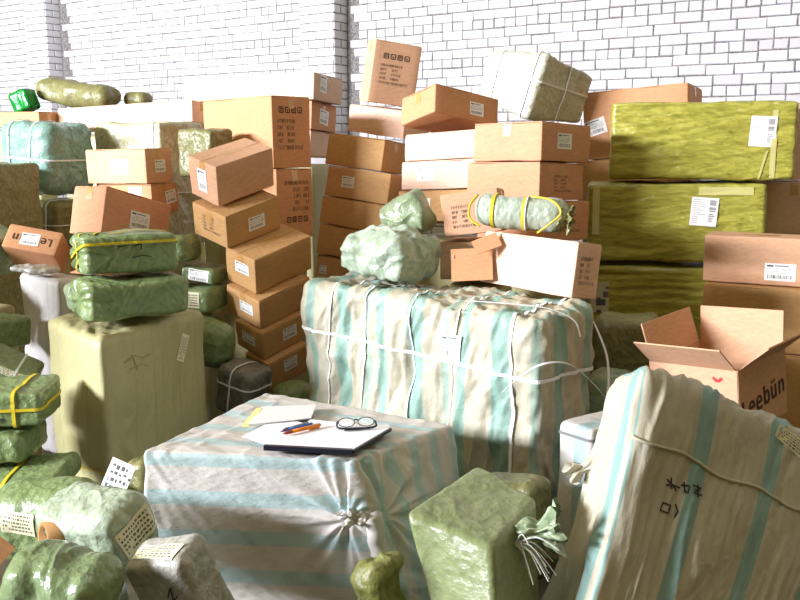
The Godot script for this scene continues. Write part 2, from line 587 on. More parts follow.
func build_hall() -> void:
	var white := plain("ochre_plaster", rgb8(134, 120, 76), 0.85)
	var mortar := grained("mortar", rgb8(150, 145, 142), 0.9, noise_tex("mortar_grain", 128, 128, 3, 3, Color(0.55, 0.55, 0.55), Color(1, 1, 1), 4, 5), 2.0)
	var tone := [plain("brick_white", rgb8(206, 203, 204), 0.8), plain("brick_cool", rgb8(200, 200, 205), 0.8), plain("brick_grey", rgb8(192, 189, 190), 0.82)]
	var t := Vector3(0, WALL_TURN, 0)
	struct("floor", box(26, 0.3, 17.6), grained("concrete_floor", rgb8(92, 82, 60), 0.8, noise_tex("concrete_grain", 128, 128, 2, 2, Color(0.7, 0.7, 0.7), Color(1, 1, 1), 5, 9), 0.6), "dusty grey concrete warehouse floor", "floor", hall(-4.5, -0.15, 8.0), t)
	var ce := SurfaceTool.new()
	ce.begin(Mesh.PRIMITIVE_TRIANGLES)
	for q in [[26.0, 5.4 + 0.8, -4.5, (5.4 - 0.8) / 2], [26.0, 16.8 - 7.9, -4.5, (16.8 + 7.9) / 2], [17.7, 2.5, -8.65, 6.65], [3.3, 2.5, 6.85, 6.65]]:
		ce.append_from(box(q[0], 0.3, q[1]), 0, Transform3D(Basis(), Vector3(q[2], 0, q[3])))
	struct("ceiling", ce.commit(), white, "ochre plastered ceiling with one skylight", "ceiling", hall(0, 8.65, 0), t)
	var sk := Node3D.new()
	sk.name = "window_2"
	add_child(sk)
	sk.position = hall(2.7, 8.65, 6.65)
	sk.rotation_degrees = t
	tag(sk, "flat skylight in the ceiling", "window", "", "structure")
	struct("wall_left", box(0.4, 8.5, 16.8), white, "ochre end wall of the hall", "wall", hall(-17.2, 4.25, 8.0), t)
	struct("wall_right", box(0.4, 8.5, 16.8), white, "ochre end wall opposite", "wall", hall(8.2, 4.25, 8.0), t)
	# opposite wall with a long ribbon window high up
	var st := SurfaceTool.new()
	st.begin(Mesh.PRIMITIVE_TRIANGLES)
	for q in [[25.0, 3.45, -4.5, 1.725], [25.0, 3.65, -4.5, 6.675], [7.0, 1.4, -13.5, 4.15], [12.0, 1.4, 2.0, 4.15]]:
		st.append_from(box(q[0], q[1], 0.4), 0, Transform3D(Basis(), Vector3(q[2], q[3], 0)))
	struct("wall_front", st.commit(), white, "ochre wall with a long ribbon window high up", "wall", hall(0, 0, 16.2), t)
	var w := Node3D.new()
	w.name = "window_1"
	add_child(w)
	w.position = hall(-7.0, 3.45, 16.2)
	w.rotation_degrees = t
	tag(w, "long ribbon window high in the opposite wall", "window", "", "structure")
	var fr := SurfaceTool.new()
	fr.begin(Mesh.PRIMITIVE_TRIANGLES)
	for q in [[6.0, 0.06, 0, 0.03], [6.0, 0.06, 0, 1.37]]: fr.append_from(box(q[0], q[1], 0.08), 0, Transform3D(Basis(), Vector3(q[2], q[3], 0.05)))
	for k in 5: fr.append_from(box(0.05, 1.28, 0.08), 0, Transform3D(Basis(), Vector3(-2.97 + k * 1.485, 0.7, 0.05)))
	part("window_frame", fr.commit(), plain("window_paint", rgb8(215, 215, 210), 0.5), w)
	var gl := plain("window_glass", Color(1, 1, 1, 0.06), 0.05)
	gl.transparency = BaseMaterial3D.TRANSPARENCY_ALPHA
	for k in 4: part("pane", box(1.43, 1.28, 0.006), gl, w, Vector3(-2.2275 + k * 1.485, 0.7, 0.05))
	for k in 4: part("pane", box(1.2, 0.008, 2.45), gl, sk, Vector3(-1.875 + k * 1.25, 0.05, 0))
	for k in 5: part("glazing_bar", box(0.05, 0.08, 2.5), plain("window_paint", rgb8(215, 215, 210), 0.5), sk, Vector3(-2.475 + k * 1.2375, 0.05, 0))
	# the brick wall
	var wall := struct("wall_back", box(25, 8.5, 0.4), mortar, "whitewashed brick wall with grey mortar joints and two pilasters", "wall", hall(-4.5, 4.25, -0.2), t)
	var stretch := []
	var heads := []
	for k in 4:
		stretch.append(brick_mesh(0.249, 0.087, 0.012, 10 + k))
		heads.append(brick_mesh(0.119, 0.087, 0.012, 30 + k))
	var r := RandomNumberGenerator.new()
	r.seed = 5
	var rest := [SurfaceTool.new(), SurfaceTool.new(), SurfaceTool.new()]
	for s in rest: s.begin(Mesh.PRIMITIVE_TRIANGLES)
	var own := 0
	for c in 86:
		var y := 0.039 + (c + 0.5) * 0.098
		var head := c % 4 == 1
		var step := 0.13 if head else 0.26
		var s: float = -17.0 + step * 0.5 + [0.0, 0.0, 0.13, 0.06][c % 4]
		while s < 8.0 - step:
			var pil: bool = (s > -5.23 and s < -4.43) or (s > -10.83 and s < -10.03)
			if not pil:
				var m: ArrayMesh = (heads if head else stretch)[r.randi() % 4]
				var mt := r.randi() % 3
				var jig := Vector3(s + 4.5 + r.randf_range(-0.003, 0.003), y - 4.25 + r.randf_range(-0.003, 0.003), 0.2 + r.randf_range(-0.003, 0.002))
				var roll := r.randf_range(-0.7, 0.7)
				# bricks that stand clear above the heap become parts of their own
				var ln := 1.72 - 0.0 + clampf(-s, 0.0, 5.0) * 0.05 + 0.42
				if own < 250 and s > -4.4 and s < 0.75 and y > ln and y < 3.15 + maxf(0.0, -s) * 0.05 and not (s > -4.0 and s < -3.0 and y < 2.5):
					part("brick", m, tone[mt], wall, jig, Vector3(0, 0, roll))
					own += 1
				else:
					rest[mt].append_from(m, 0, Transform3D(Basis(Vector3.BACK, deg_to_rad(roll)), jig))
			s += step
	var many := ArrayMesh.new()
	for k in 3:
		rest[k].set_material(tone[k])
		rest[k].commit(many)
	part("brick_courses", many, null, wall).set_meta("kind", "stuff")
	var n_own := 0
	for px in [-4.83, -10.43]:
		var p := part("pilaster", box(0.51, 8.5, 0.25), mortar, wall, Vector3(px + 4.5, 0, 0.325))
		var far := SurfaceTool.new()
		far.begin(Mesh.PRIMITIVE_TRIANGLES)
		for c in 86:
			var y := 0.039 + (c + 0.5) * 0.098 - 4.25
			var pieces := []   # x, z, turn, head?
			if c % 2:
				pieces = [[-0.127, 0.125, 0.0, false], [0.127, 0.125, 0.0, false], [0.255, 0.0, 90.0, false], [-0.255, 0.0, -90.0, false]]
			else:
				pieces = [[-0.19, 0.125, 0.0, true], [0.0, 0.125, 0.0, false], [0.19, 0.125, 0.0, true], [0.255, 0.065, 90.0, true], [0.255, -0.065, 90.0, true], [-0.255, 0.0, -90.0, false]]
			for q in pieces:
				var m: ArrayMesh = (heads if q[3] else stretch)[r.randi() % 4]
				var at := Vector3(q[0], y, q[1])
				if px > -6.0 and y + 4.25 > 2.0 and y + 4.25 < 3.35 and q[0] > -0.25 and n_own < 50:
					part("brick", m, tone[r.randi() % 3], p, at, Vector3(0, q[2], 0))
					n_own += 1
				else:
					far.append_from(m, 0, Transform3D(Basis(Vector3.UP, deg_to_rad(q[2])), at))
		var o := part("brick_courses", far.commit(), tone[1], p)
		o.set_meta("kind", "stuff")

func lamp(at: Vector3, label: String) -> void:  # added pendant out of view, a warm fill light for the shaded sides
	var o := thing("added_fill_lamp", label, "lamp", at, Vector3.ZERO, "added fill lamps under the ceiling")
	var shade := SurfaceTool.new()
	shade.begin(Mesh.PRIMITIVE_TRIANGLES)
	shade.set_smooth_group(0)
	var prof := [Vector2(0.05, 0.34), Vector2(0.08, 0.3), Vector2(0.12, 0.2), Vector2(0.26, 0.05), Vector2(0.3, 0.0)]
	for i in prof.size() - 1:
		for k in 24:
			var a := TAU * k / 24
			var c := TAU * (k + 1) / 24
			var f := func(p: Vector2, g: float): return Vector3(cos(g) * p.x, p.y, sin(g) * p.x)
			for q in [f.call(prof[i], a), f.call(prof[i], c), f.call(prof[i + 1], c), f.call(prof[i], a), f.call(prof[i + 1], c), f.call(prof[i + 1], a)]: shade.add_vertex(q)
	shade.generate_normals()
	part("lamp_shade", shade.commit(), plain("lamp_enamel", rgb8(210, 205, 190), 0.4), o)
	var bulb := SphereMesh.new()
	bulb.radius = 0.09
	bulb.height = 0.18
	bulb.radial_segments = 16
	bulb.rings = 8
	var gm := plain("fill_lamp_glow", Color(1, 0.86, 0.6), 0.4)
	gm.emission_enabled = true
	gm.emission = FILL_LAMP_TINT
	gm.emission_energy_multiplier = 3.0
	part("bulb", bulb, gm, o, Vector3(0, 0.06, 0))
	part("cord", box(0.012, 8.5 - at.y - 0.34, 0.012), plain("lamp_cord", rgb8(40, 40, 40)), o, Vector3(0, 0.34 + (8.5 - at.y - 0.34) / 2, 0))
	var l := OmniLight3D.new()
	l.name = "fill_lamp_light"
	o.add_child(l)
	l.position = Vector3(0, 0.06, 0)
	l.light_color = FILL_LAMP_TINT
	l.light_energy = FILL_LAMP_ENERGY
	l.light_size = 0.09
	l.omni_range = 40.0
	l.omni_attenuation = 2.0
	l.shadow_enabled = true

const FILL_LAMP_TINT := Color(1.0, 0.9, 0.56)
const FILL_LAMP_ENERGY := 0.7

func _ready() -> void:
	# ---- camera
	var cam := Camera3D.new()
	cam.name = "camera"
	add_child(cam)
	cam.position = Vector3(0, 1.65, 0)
	cam.rotation_degrees = Vector3(-9.772, 0, 0)
	cam.fov = 36.87
	cam.current = true
	# ---- sky, exposure
	var we := WorldEnvironment.new()
	we.name = "world"
	var e := Environment.new()
	e.background_mode = Environment.BG_SKY
	var sky := Sky.new()
	var sm := ProceduralSkyMaterial.new()
	sm.sky_top_color = Color(0.62, 0.72, 0.86)
	sm.sky_horizon_color = Color(0.85, 0.88, 0.92)
	sm.ground_horizon_color = Color(0.6, 0.6, 0.58)
	sm.ground_bottom_color = Color(0.4, 0.4, 0.38)
	sky.sky_material = sm
	e.sky = sky
	e.tonemap_mode = Environment.TONE_MAPPER_LINEAR
	e.tonemap_exposure = 1.0
	e.sdfgi_enabled = true
	e.ssao_enabled = true
	e.ssil_enabled = true
	we.environment = e
	add_child(we)
	# ---- daylight through the ribbon window
	var day := AreaLight3D.new()
	day.name = "window_daylight"
	add_child(day)
	day.position = hall(-7.0, 4.15, 15.95)
	day.rotation_degrees = Vector3(0, WALL_TURN, 0)
	day.area_size = Vector2(5.9, 1.25)
	day.light_color = Color(0.95, 0.96, 1.0)
	day.light_energy = 640.0
	day.area_range = 60.0
	day.shadow_enabled = true
	var high := AreaLight3D.new()
	high.name = "skylight_daylight"
	add_child(high)
	high.position = hall(2.7, 8.45, 6.65)
	high.rotation_degrees = Vector3(-90, WALL_TURN, 0)
	high.area_size = Vector2(4.9, 2.4)
	high.light_color = Color(0.97, 0.98, 1.0)
	high.light_energy = 7.5
	high.area_range = 60.0
	high.shadow_enabled = true

	nz.noise_type = FastNoiseLite.TYPE_SIMPLEX_SMOOTH
	nz.frequency = 1.0
	nz.fractal_type = FastNoiseLite.FRACTAL_NONE
	nz.seed = 3
	nr.noise_type = FastNoiseLite.TYPE_CELLULAR
	nr.cellular_return_type = FastNoiseLite.RETURN_DISTANCE
	nr.cellular_jitter = 1.0
	nr.frequency = 1.0
	nr.fractal_type = FastNoiseLite.FRACTAL_FBM
	nr.fractal_octaves = 3
	nr.fractal_gain = 0.45
	nr.seed = 8

	build_hall()
	for k in 4:  # four lamps added above the view for yellowish fill
		lamp(Vector3([3.6, 6.0, -1.2, 0.9][k], 6.2, [-0.4, -3.2, 1.6, -2.6][k]), ["added enamel fill lamp over the aisle right of the leaning bale", "added enamel fill lamp nearest the end wall", "added enamel fill lamp on the window side of the aisle", "added enamel fill lamp right over the striped bales"][k])
	build_bales()
	build_cartons()
	build_parcels()
	build_props()
	build_supports()

# ------------------------------------------------------------------ large bales
func build_bales() -> void:
	var ground := rgb8(210, 204, 196)
	var teal := rgb8(174, 200, 200)
	var white_strap := plain("white_strap", rgb8(225, 226, 228), 0.4)
	var yellow_strap := plain("yellow_strap", rgb8(206, 184, 40), 0.4)
	var ink := plain("marker_ink", rgb8(34, 34, 40), 0.7)
	# bale used as a table in front
	var tbm := woven("woven_table", ground, teal, [[0.08, 0.46, 0.85]], 0.135)
	var tb := soft("woven_bale", "white woven bale with blue bands carrying papers and spectacles", "bale", {"c": [Vector3(-0.547,0.02,-3.559),Vector3(0.297,0.02,-3.106),Vector3(-0.547,0.66,-3.559),Vector3(0.197,0.66,-3.106),Vector3(-0.848,0.02,-2.818),Vector3(0.013,0.02,-2.721),Vector3(-0.848,0.66,-2.818),Vector3(-0.147,0.66,-2.751)],
		"r": 0.02, "n": 110, "lump": 0.004, "lf": 3.0, "fold": 0.005, "fs": Vector3(1.6, 9.0, 6.0), "fr": Vector3(0, 0, 40), "crump": 0.0015, "cf": 5.0, "uv": "wrap", "mat": tbm, "pinch": [[Vector3(0.39, 0.12, 0.27), 0.24, 0.022, 2.6]]})
	var kn := surf(tb, Vector3(1.0, 0.42, 0.97), 0.012)
	part("knot", ruffle(0.022, 0.03, 0.05, 5, 3), tbm, tb.node, kn + Vector3(-0.03, -0.015, 0.0), Vector3(30, 0, 70))
	var twist := []
	for i in 13: twist.append(surf(tb, Vector3(1.0, 0.42 - i * 0.09, 0.97), 0.01) + Vector3(0.004 * sin(i * 2.1), 0, 0.005 * cos(i * 2.3)))
	part("gathered_edge", sweep(twist, [Vector3(0.5, 0, 1)], 0.045, 0.03, false, 7), tbm, tb.node)
	# big strapped bale in the middle
	var mbm := woven("woven_middle", rgb8(190, 184, 162), rgb8(138, 174, 160), [[0.02, 0.2, 0.9], [0.42, 0.5, 0.6], [0.62, 0.72, 0.9]], 0.46)
	var mb := soft("woven_bale", "large pleated bale with green and white bands and white straps", "bale", {"c": [Vector3(-0.165,0.03,-4.695),Vector3(0.815,0.03,-3.72),Vector3(-0.165,0.978,-4.695),Vector3(0.815,0.98,-3.72),Vector3(-0.479,0.03,-4.35),Vector3(0.542,0.03,-3.42),Vector3(-0.479,0.99,-4.35),Vector3(0.542,0.99,-3.42)],
		"r": 0.05, "n": 130, "lump": 0.02, "lf": 3.0, "fold": 0.016, "fs": Vector3(8, 1.6, 8), "fr": Vector3(0, 0, 10), "crump": 0.034, "cf": 3.6, "cs": Vector3(1.4, 0.45, 1.4), "uv": "x", "mat": mbm})
	strap(mb, "y", 0.5, white_strap, 0.014, 0.006, -0.04)
	for k in [-0.72, -0.4, 0.02, 0.36]: strap(mb, "x", k, white_strap, 0.007, 0.004, 0.03)
	strap(mb, "x", 0.82, white_strap, 0.014, 0.006)
	patch(mb, "shipping_label", label_mat(0), "F", 0.36, 0.62, 0.105, 0.105, 0, 0.005, 0.6)
	var loose := [[Vector3(0.40, 0.70, -3.40), Vector3(0.47, 0.78, -3.36), Vector3(0.56, 0.825, -3.36), Vector3(0.67, 0.80, -3.44), Vector3(0.78, 0.70, -3.55), Vector3(0.85, 0.62, -3.62)], [Vector3(0.80, 0.955, -3.80), Vector3(0.84, 0.88, -3.78), Vector3(0.87, 0.78, -3.70), Vector3(0.87, 0.68, -3.64), Vector3(0.86, 0.63, -3.62)], [Vector3(0.30, 1.0, -3.75), Vector3(0.45, 1.015, -3.60), Vector3(0.60, 1.0, -3.57), Vector3(0.70, 0.955, -3.56), Vector3(0.725, 0.89, -3.54)]]
	for l in loose:
		var pts := []
		for q in curve(l, 30): pts.append(q - mb.node.position)
		part("strap_tail", sweep(pts, [Vector3(0.3, 0.9, 0.2)], 0.011, 0.002), white_strap, mb.node)
	# tall olive bale at the left
	var lbm := woven("woven_olive", rgb8(178, 172, 126), rgb8(164, 160, 112), [[0.1, 0.14, 0.5], [0.5, 0.54, 0.5]], 0.3)
	var lb := soft("woven_bale", "tall plain straw coloured bale with a paper slip, under two tied green parcels", "bale", {"c": [Vector3(-1.307,0.02,-4.676),Vector3(-0.965,0.02,-4.383),Vector3(-1.307,0.85,-4.676),Vector3(-0.965,0.85,-4.383),Vector3(-1.67,0.02,-4.148),Vector3(-1.266,0.02,-3.703),Vector3(-1.67,0.85,-4.148),Vector3(-1.266,0.85,-3.703)],
		"r": 0.045, "n": 60, "lump": 0.012, "lf": 3.0, "fold": 0.007, "fs": Vector3(8, 1.0, 8), "crump": 0.002, "uv": "x", "mat": lbm})
	patch(lb, "paper_slip", label_mat(3), "R", 0.5, 0.62, 0.13, 0.055, 65, 0.004, 1.0)
	strokes(lb, "R", [[Vector2(-0.62, 0.66), Vector2(-0.45, 0.72), Vector2(-0.3, 0.66), Vector2(-0.15, 0.68)], [Vector2(-0.55, 0.58), Vector2(-0.35, 0.6), Vector2(-0.2, 0.55)], [Vector2(-0.5, 0.74), Vector2(-0.42, 0.56)]], plain("faded_ink", rgb8(150, 140, 100), 0.8))
	strap(lb, "y", -0.55, yellow_strap, 0.008, 0.008, 0.1)
	# white bale behind it
	soft("woven_bale", "narrow white woven bale half hidden behind the straw coloured bale", "bale", {"c": [Vector3(-1.914,0.02,-4.95),Vector3(-1.618,0.02,-4.7),Vector3(-1.914,0.96,-4.95),Vector3(-1.618,0.95,-4.7),Vector3(-2.034,0.02,-4.75),Vector3(-1.738,0.02,-4.5),Vector3(-2.034,0.984,-4.75),Vector3(-1.738,0.975,-4.5)],
		"r": 0.035, "n": 30, "lump": 0.01, "fold": 0.01, "fs": Vector3(9, 1, 9), "mat": woven("woven_white", rgb8(214, 210, 206), rgb8(190, 190, 188), [[0.3, 0.36, 0.5]], 0.3), "uv": "x"})
	# leaning striped bale at the right front
	var rbm := woven("woven_leaning", rgb8(196, 190, 168), rgb8(136, 174, 168), [[0.3, 0.52, 0.9]], 0.38)
	var rb := soft("woven_bale", "leaning striped bale with black handwriting and a sewn seam", "bale", {"bend": Vector3(-0.13, 0, 0.03), "c": [Vector3(0.515,0.038,-2.740),Vector3(1.737,0.030,-3.200),Vector3(0.708,0.854,-3.000),Vector3(1.913,0.400,-3.350),Vector3(0.559,0.178,-2.250),Vector3(1.287,0.030,-2.550),Vector3(0.727,1.026,-2.660),Vector3(1.593,0.586,-3.050)],
		"r": 0.07, "n": 100, "lump": 0.016, "lf": 3.0, "fold": 0.014, "fs": Vector3(9, 0.9, 7), "crump": 0.014, "cf": 4.0, "cs": Vector3(1.5, 0.4, 1.5), "uv": "x", "mat": rbm})
	var seam := []
	for i in 41:
		var a := -1.0 + 2.0 * i / 40.0
		seam.append(surf(rb, Vector3(a, 0.4 - 0.1 * a + 0.02 * sin(a * 9.0), 1.0), 0.004, 1.0))
	part("seam", sweep(seam, [Vector3(0.2, 0.3, 0.9)], 0.008, 0.008, false, 6), plain("seam_thread", rgb8(190, 184, 160), 0.7), rb.node)
	var hw := [[[0, 0.3], [0.5, 0.45], [1.0, 0.35]], [[0.35, 0.95], [0.4, 0.1]], [[0.05, 0.75], [0.4, 0.5], [0.75, 0.05]], [[1.25, 0.9], [1.3, 0.15]], [[1.05, 0.6], [1.6, 0.7], [1.5, 0.1], [1.25, 0.3]], [[1.8, 0.85], [2.4, 0.75], [1.9, 0.3], [2.5, 0.2]], [[1.95, 0.55], [2.3, 0.5]], [[2.15, 1.0], [2.2, 0.0]], [[-0.1, -1.0], [-0.25, -1.6], [0.3, -1.7], [0.4, -1.1], [-0.1, -1.0]], [[0.75, -0.9], [0.9, -1.4], [0.7, -1.9]]]
	var ink_lines := []
	for l in hw: ink_lines.append(l.map(func(q): return Vector2(-0.62 + q[0] * 0.13 - 0.02 * q[1], 0.22 + q[1] * 0.085)))
	strokes(rb, "F", ink_lines, ink, 0.004)
	patch(rb, "paper_slip", label_mat(3), "F", 0.42, 0.86, 0.2, 0.07, -14, 0.004, 1.0)
	part("knot", ruffle(0.016, 0.03, 0.1, 5, 9), rbm, rb.node, surf(rb, Vector3(-1.0, 0.35, -0.5), -0.01), Vector3(10, 0, 120))
	# small pale bale between the striped ones
	var sb := soft("woven_bale", "small pale blue edged bale wedged between the two striped bales", "bale", {"c": [Vector3(0.855,0.03,-3.45),Vector3(0.951,0.03,-3.3),Vector3(0.855,0.632,-3.45),Vector3(0.951,0.642,-3.3),Vector3(0.593,0.03,-3.25),Vector3(0.688,0.03,-3.1),Vector3(0.593,0.634,-3.25),Vector3(0.688,0.643,-3.1)],
		"r": 0.025, "n": 24, "lump": 0.008, "crump": 0.004, "uv": "x", "mat": woven("woven_small", rgb8(212, 208, 202), rgb8(150, 186, 188), [[0.0, 0.22, 0.7]], 0.3)})
	strap(sb, "y", 0.86, plain("grey_strap", rgb8(120, 120, 118), 0.4), 0.01, 0.004)
	# white wrapped bale on top of the heap
	var wb := soft("wrapped_bale", "tilted white film bale crossed by white straps on the heap's crest", "bale", {"c": [Vector3(0.935,1.952,-6.55),Vector3(1.237,1.799,-6.3),Vector3(0.965,2.144,-6.55),Vector3(1.322,2.1,-6.3),Vector3(0.522,1.964,-6.25),Vector3(0.824,1.811,-6.0),Vector3(0.605,2.28,-6.25),Vector3(0.962,2.236,-6.0)],
		"r": 0.02, "n": 34, "lump": 0.008, "crump": 0.006, "cf": 6.0, "fold": 0.004, "mat": film("film_grey_olive", rgb8(200, 198, 180), 0.42)})
	strap(wb, "x", 0.72, white_strap, 0.012, 0.005)
	strap(wb, "x", -0.5, white_strap, 0.008, 0.004)
	strap(wb, "y", 0.25, white_strap, 0.012, 0.005, -0.1)
	strap(wb, "z", 0.0, white_strap, 0.012, 0.005)
	# yellow green film bales
	var yf := film("film_yellow_green", rgb8(182, 174, 76), 0.34)
	yf.uv1_scale = Vector3(0.7, 4.2, 0.7)
	yf.normal_scale = 0.5
	var gs := [["upper yellow green film bale with a white label by its sealed end", Vector3(1.793, 1.677, -5.500), Vector3(1.022, 0.441, 0.508), Vector3(0, -13.4, 0)], ["yellow green film bale right under the topmost one, its label at the corner", Vector3(1.657, 1.200, -5.500), Vector3(1.001, 0.455, 0.508), Vector3(0, -12.3, 0.5)], ["lowest yellow green film bale, wrinkled in level folds", Vector3(1.688, 0.721, -5.500), Vector3(0.986, 0.441, 0.508), Vector3(0, -12.9, 0.6)]]
	var gb := []
	for g in gs:
		gb.append(soft("film_bale", g[0], "bale", {"pos": g[1], "size": g[2], "rot": g[3], "r": 0.025, "n": 80, "lump": 0.006, "lf": 2.5, "fold": 0.007, "fs": Vector3(1.2, 12, 3), "fr": Vector3(0, 0, -6), "crump": 0.003, "cf": 5.0, "cs": Vector3(0.25, 1.6, 0.5), "mat": yf}))
	var tapem := plain("clear_tape", rgb8(206, 198, 130), 0.12, 0.0, 0.7)
	patch(gb[0], "shipping_label", label_mat(2), "F", 0.64, 0.22, 0.14, 0.17, -3, 0.005, 0.5)
	patch(gb[0], "tape", tapem, "F", 0.76, 0.0, 0.03, 0.42, 0, 0.003, 1.0)
	patch(gb[0], "tape", tapem, "F", 0.66, -0.62, 0.012, 0.16, -14, 0.005, 1.0)
	patch(gb[1], "shipping_label", label_mat(2), "F", 0.32, 0.3, 0.15, 0.165, -4, 0.005, 0.5)
	patch(gb[1], "tape", tapem, "F", -0.9, 0.3, 0.04, 0.28, 0, 0.003, 1.0)
	patch(gb[1], "tape", tapem, "F", 0.55, 0.82, 0.3, 0.045, 0, 0.003, 1.0)

# ------------------------------------------------------------------ cartons
func build_cartons() -> void:
	var C := func(l, p, s, r, t := 0, o := {}): return carton(l, p, s, r, t, o)
	# left heap
	C.call("carton with two labels lying over a smaller carton, beside the blue film bale", Vector3(-1.666, 1.523, -5.600), Vector3(0.450, 0.207, 0.249), Vector3(0.6, -22.8, 1.2), 0, {"labels": [["F", 0.14, 0.0, 0.13, 0.085], ["R", 0.05, 0.0, 0.1, 0.075, 0, 1]]})
	C.call("smaller labelled carton squeezed under the two-label carton", Vector3(-1.618, 1.327, -5.600), Vector3(0.398, 0.176, 0.252), Vector3(0.6, -22.8, 1.2), 1, {"labels": [["R", 0.45, 0.1, 0.1, 0.08, 8, 1], ["F", 0.4, 0.6, 0.1, 0.05]]})
	C.call("brown carton tipped forward with one label on its side", Vector3(-1.575, 1.238, -5.100), Vector3(0.240, 0.264, 0.510), Vector3(-15, -28, 1.5), 4, {"labels": [["R", 0.06, -0.05, 0.15, 0.1, 0, 1]]})
	C.call("brown carton carrying the tipped one, behind the tied green parcels", Vector3(-1.593, 0.990, -5.100), Vector3(0.250, 0.206, 0.500), Vector3(-15, -28, 1.5), 4)
	var lee: Dictionary = C.call("small brown carton turned upside down with lettering half under a label", Vector3(-1.975, 1.095, -4.880), Vector3(0.290, 0.140, 0.200), Vector3(-35,5.6,-12.6), 1, {"labels": [["F", -0.08, 0.0, 0.1, 0.072, 2]], "tape": false, "dent": 0.0004})
	lettering("Leebün", 0.045, plain("print_ink", rgb8(70, 42, 30), 0.8), lee.node, Vector3(0, 0.068, 0.1006), Basis(Vector3.BACK, PI))
	# stack of six leaning cartons
	var lean := Vector3(14.2, -42.6, -15.0)
	C.call("topmost carton of the leaning stack, labels on lid and end", Vector3(-0.929, 1.508, -5.035), Vector3(0.236, 0.225, 0.401), lean, 0, {"labels": [["F", -0.05, 0.05, 0.075, 0.13, 0, 0], ["T", 0.05, 0.1, 0.09, 0.14, 0]]})
	C.call("second carton of the leaning stack, label on its long side", Vector3(-0.911, 1.265, -5.035), Vector3(0.284, 0.192, 0.382), lean, 3, {"labels": [["R", 0.1, 0.0, 0.115, 0.08, 0, 1]], "print": [["F", 0.1, 0.1, 0.14, 0.1, false, false]]})
	C.call("third carton of the leaning stack, jutting out below two others", Vector3(-0.730, 1.029, -5.000), Vector3(0.240, 0.207, 0.415), lean, 3, {"labels": [["F", 0.1, 0.2, 0.11, 0.065, 0]]})
	C.call("fourth carton of the leaning stack with one end label", Vector3(-0.737, 0.820, -5.005), Vector3(0.273, 0.176, 0.380), lean, 3, {"labels": [["F", 0.2, 0.1, 0.11, 0.065, 0]]})
	C.call("fifth carton of the leaning stack, labels on end and side", Vector3(-0.729, 0.629, -5.009), Vector3(0.230, 0.172, 0.330), lean, 3, {"labels": [["F", 0.0, 0.1, 0.11, 0.065, 0, 1], ["R", 0.2, 0.1, 0.1, 0.075, 0, 1]]})
	C.call("lowest carton of the leaning stack resting on green sacks", Vector3(-0.701, 0.432, -5.012), Vector3(0.190, 0.185, 0.300), lean, 3, {"labels": [["F", -0.3, 0.2, 0.06, 0.06, 0], ["R", 0.1, 0.3, 0.1, 0.075, 0]]})
	# olive stack in the middle
	var sl := Vector3(-5, -25, -6.6)
	C.call("top carton of the tall dim stack, under the standing printed carton", Vector3(-0.218, 1.592, -6.050), Vector3(0.414, 0.204, 0.352), sl, 3)
	C.call("label-bearing carton second from the top of the tall dim stack", Vector3(-0.185, 1.379, -6.050), Vector3(0.464, 0.196, 0.433), sl, 3, {"labels": [["F", -0.3, 0.1, 0.095, 0.072]]})
	C.call("plain carton third from the top of the tall dim stack", Vector3(-0.225, 1.189, -6.050), Vector3(0.464, 0.179, 0.432), sl, 3)
	C.call("plain carton fourth from the top of the tall dim stack", Vector3(-0.250, 0.996, -6.050), Vector3(0.453, 0.198, 0.433), sl, 3)
	C.call("bottom carton of the tall dim stack with a small corner label", Vector3(-0.270, 0.814, -6.050), Vector3(0.446, 0.154, 0.428), sl, 3, {"labels": [["F", -0.75, -0.2, 0.055, 0.055]]})
	C.call("pale carton lying across the top of the dim stack", Vector3(-0.071, 1.806, -6.220), Vector3(0.428, 0.177, 0.362), Vector3(0.6,-28.5,-7.4), 2)
	C.call("printed carton standing upright on the crest, handling icons above five lines", Vector3(-0.064, 2.118, -6.200), Vector3(0.319, 0.402, 0.213), Vector3(4,16.6,-7.5), 0, {"print": [["F", -0.02, 0.12, 0.2, 0.2, false, true]], "labels": []})
	# pale stack to its right
	var tl := Vector3(-6, -42, 3.1)
	C.call("open-edged top carton of the pale stack, under the tilted carton", Vector3(0.370, 1.625, -5.650), Vector3(0.555, 0.162, 0.396), tl, 2)
	C.call("pale carton with a label, second in its stack", Vector3(0.357, 1.452, -5.650), Vector3(0.580, 0.172, 0.396), tl, 2, {"labels": [["F", -0.32, 0.1, 0.13, 0.08]]})
	C.call("pale carton with a label, third in its stack", Vector3(0.337, 1.264, -5.649), Vector3(0.583, 0.188, 0.396), tl, 3, {"labels": [["F", -0.32, 0.1, 0.13, 0.08, 0, 1]]})
	C.call("tilted carton with a label balanced over the pale stack", Vector3(0.304, 1.846, -5.620), Vector3(0.363, 0.170, 0.464), Vector3(-10.1,-59.4,12.1), 1, {"labels": [["R", 0.3, -0.1, 0.1, 0.08, 0, 1]]})
	# stack with blown white fronts
	var ul := Vector3(-2.4, -43.2, 1.1)
	C.call("top carton of three wide ones, label centred on its end", Vector3(0.753, 1.657, -5.200), Vector3(0.460, 0.208, 0.486), ul, 4, {"labels": [["R", -0.1, 0.1, 0.14, 0.085]]})
	C.call("middle carton of three wide ones, small printed marks on its end", Vector3(0.716, 1.446, -5.200), Vector3(0.500, 0.203, 0.437), ul, 4, {"print": [["R", 0.05, -0.1, 0.18, 0.1, false, false]]})
	C.call("bottom carton of three wide ones, behind the yellow-strapped roll", Vector3(0.770, 1.227, -5.200), Vector3(0.460, 0.220, 0.450), ul, 4, {"print": [["R", 0.2, -0.1, 0.18, 0.11, false, false]]})
	C.call("small tilted tan carton with five printed lines leaning by the roll", Vector3(0.381,1.31,-4.6), Vector3(0.29,0.212,0.24), Vector3(-3.8,-14,8.1), 0, {"print": [["F", -0.2, -0.1, 0.13, 0.12, false, false]]})
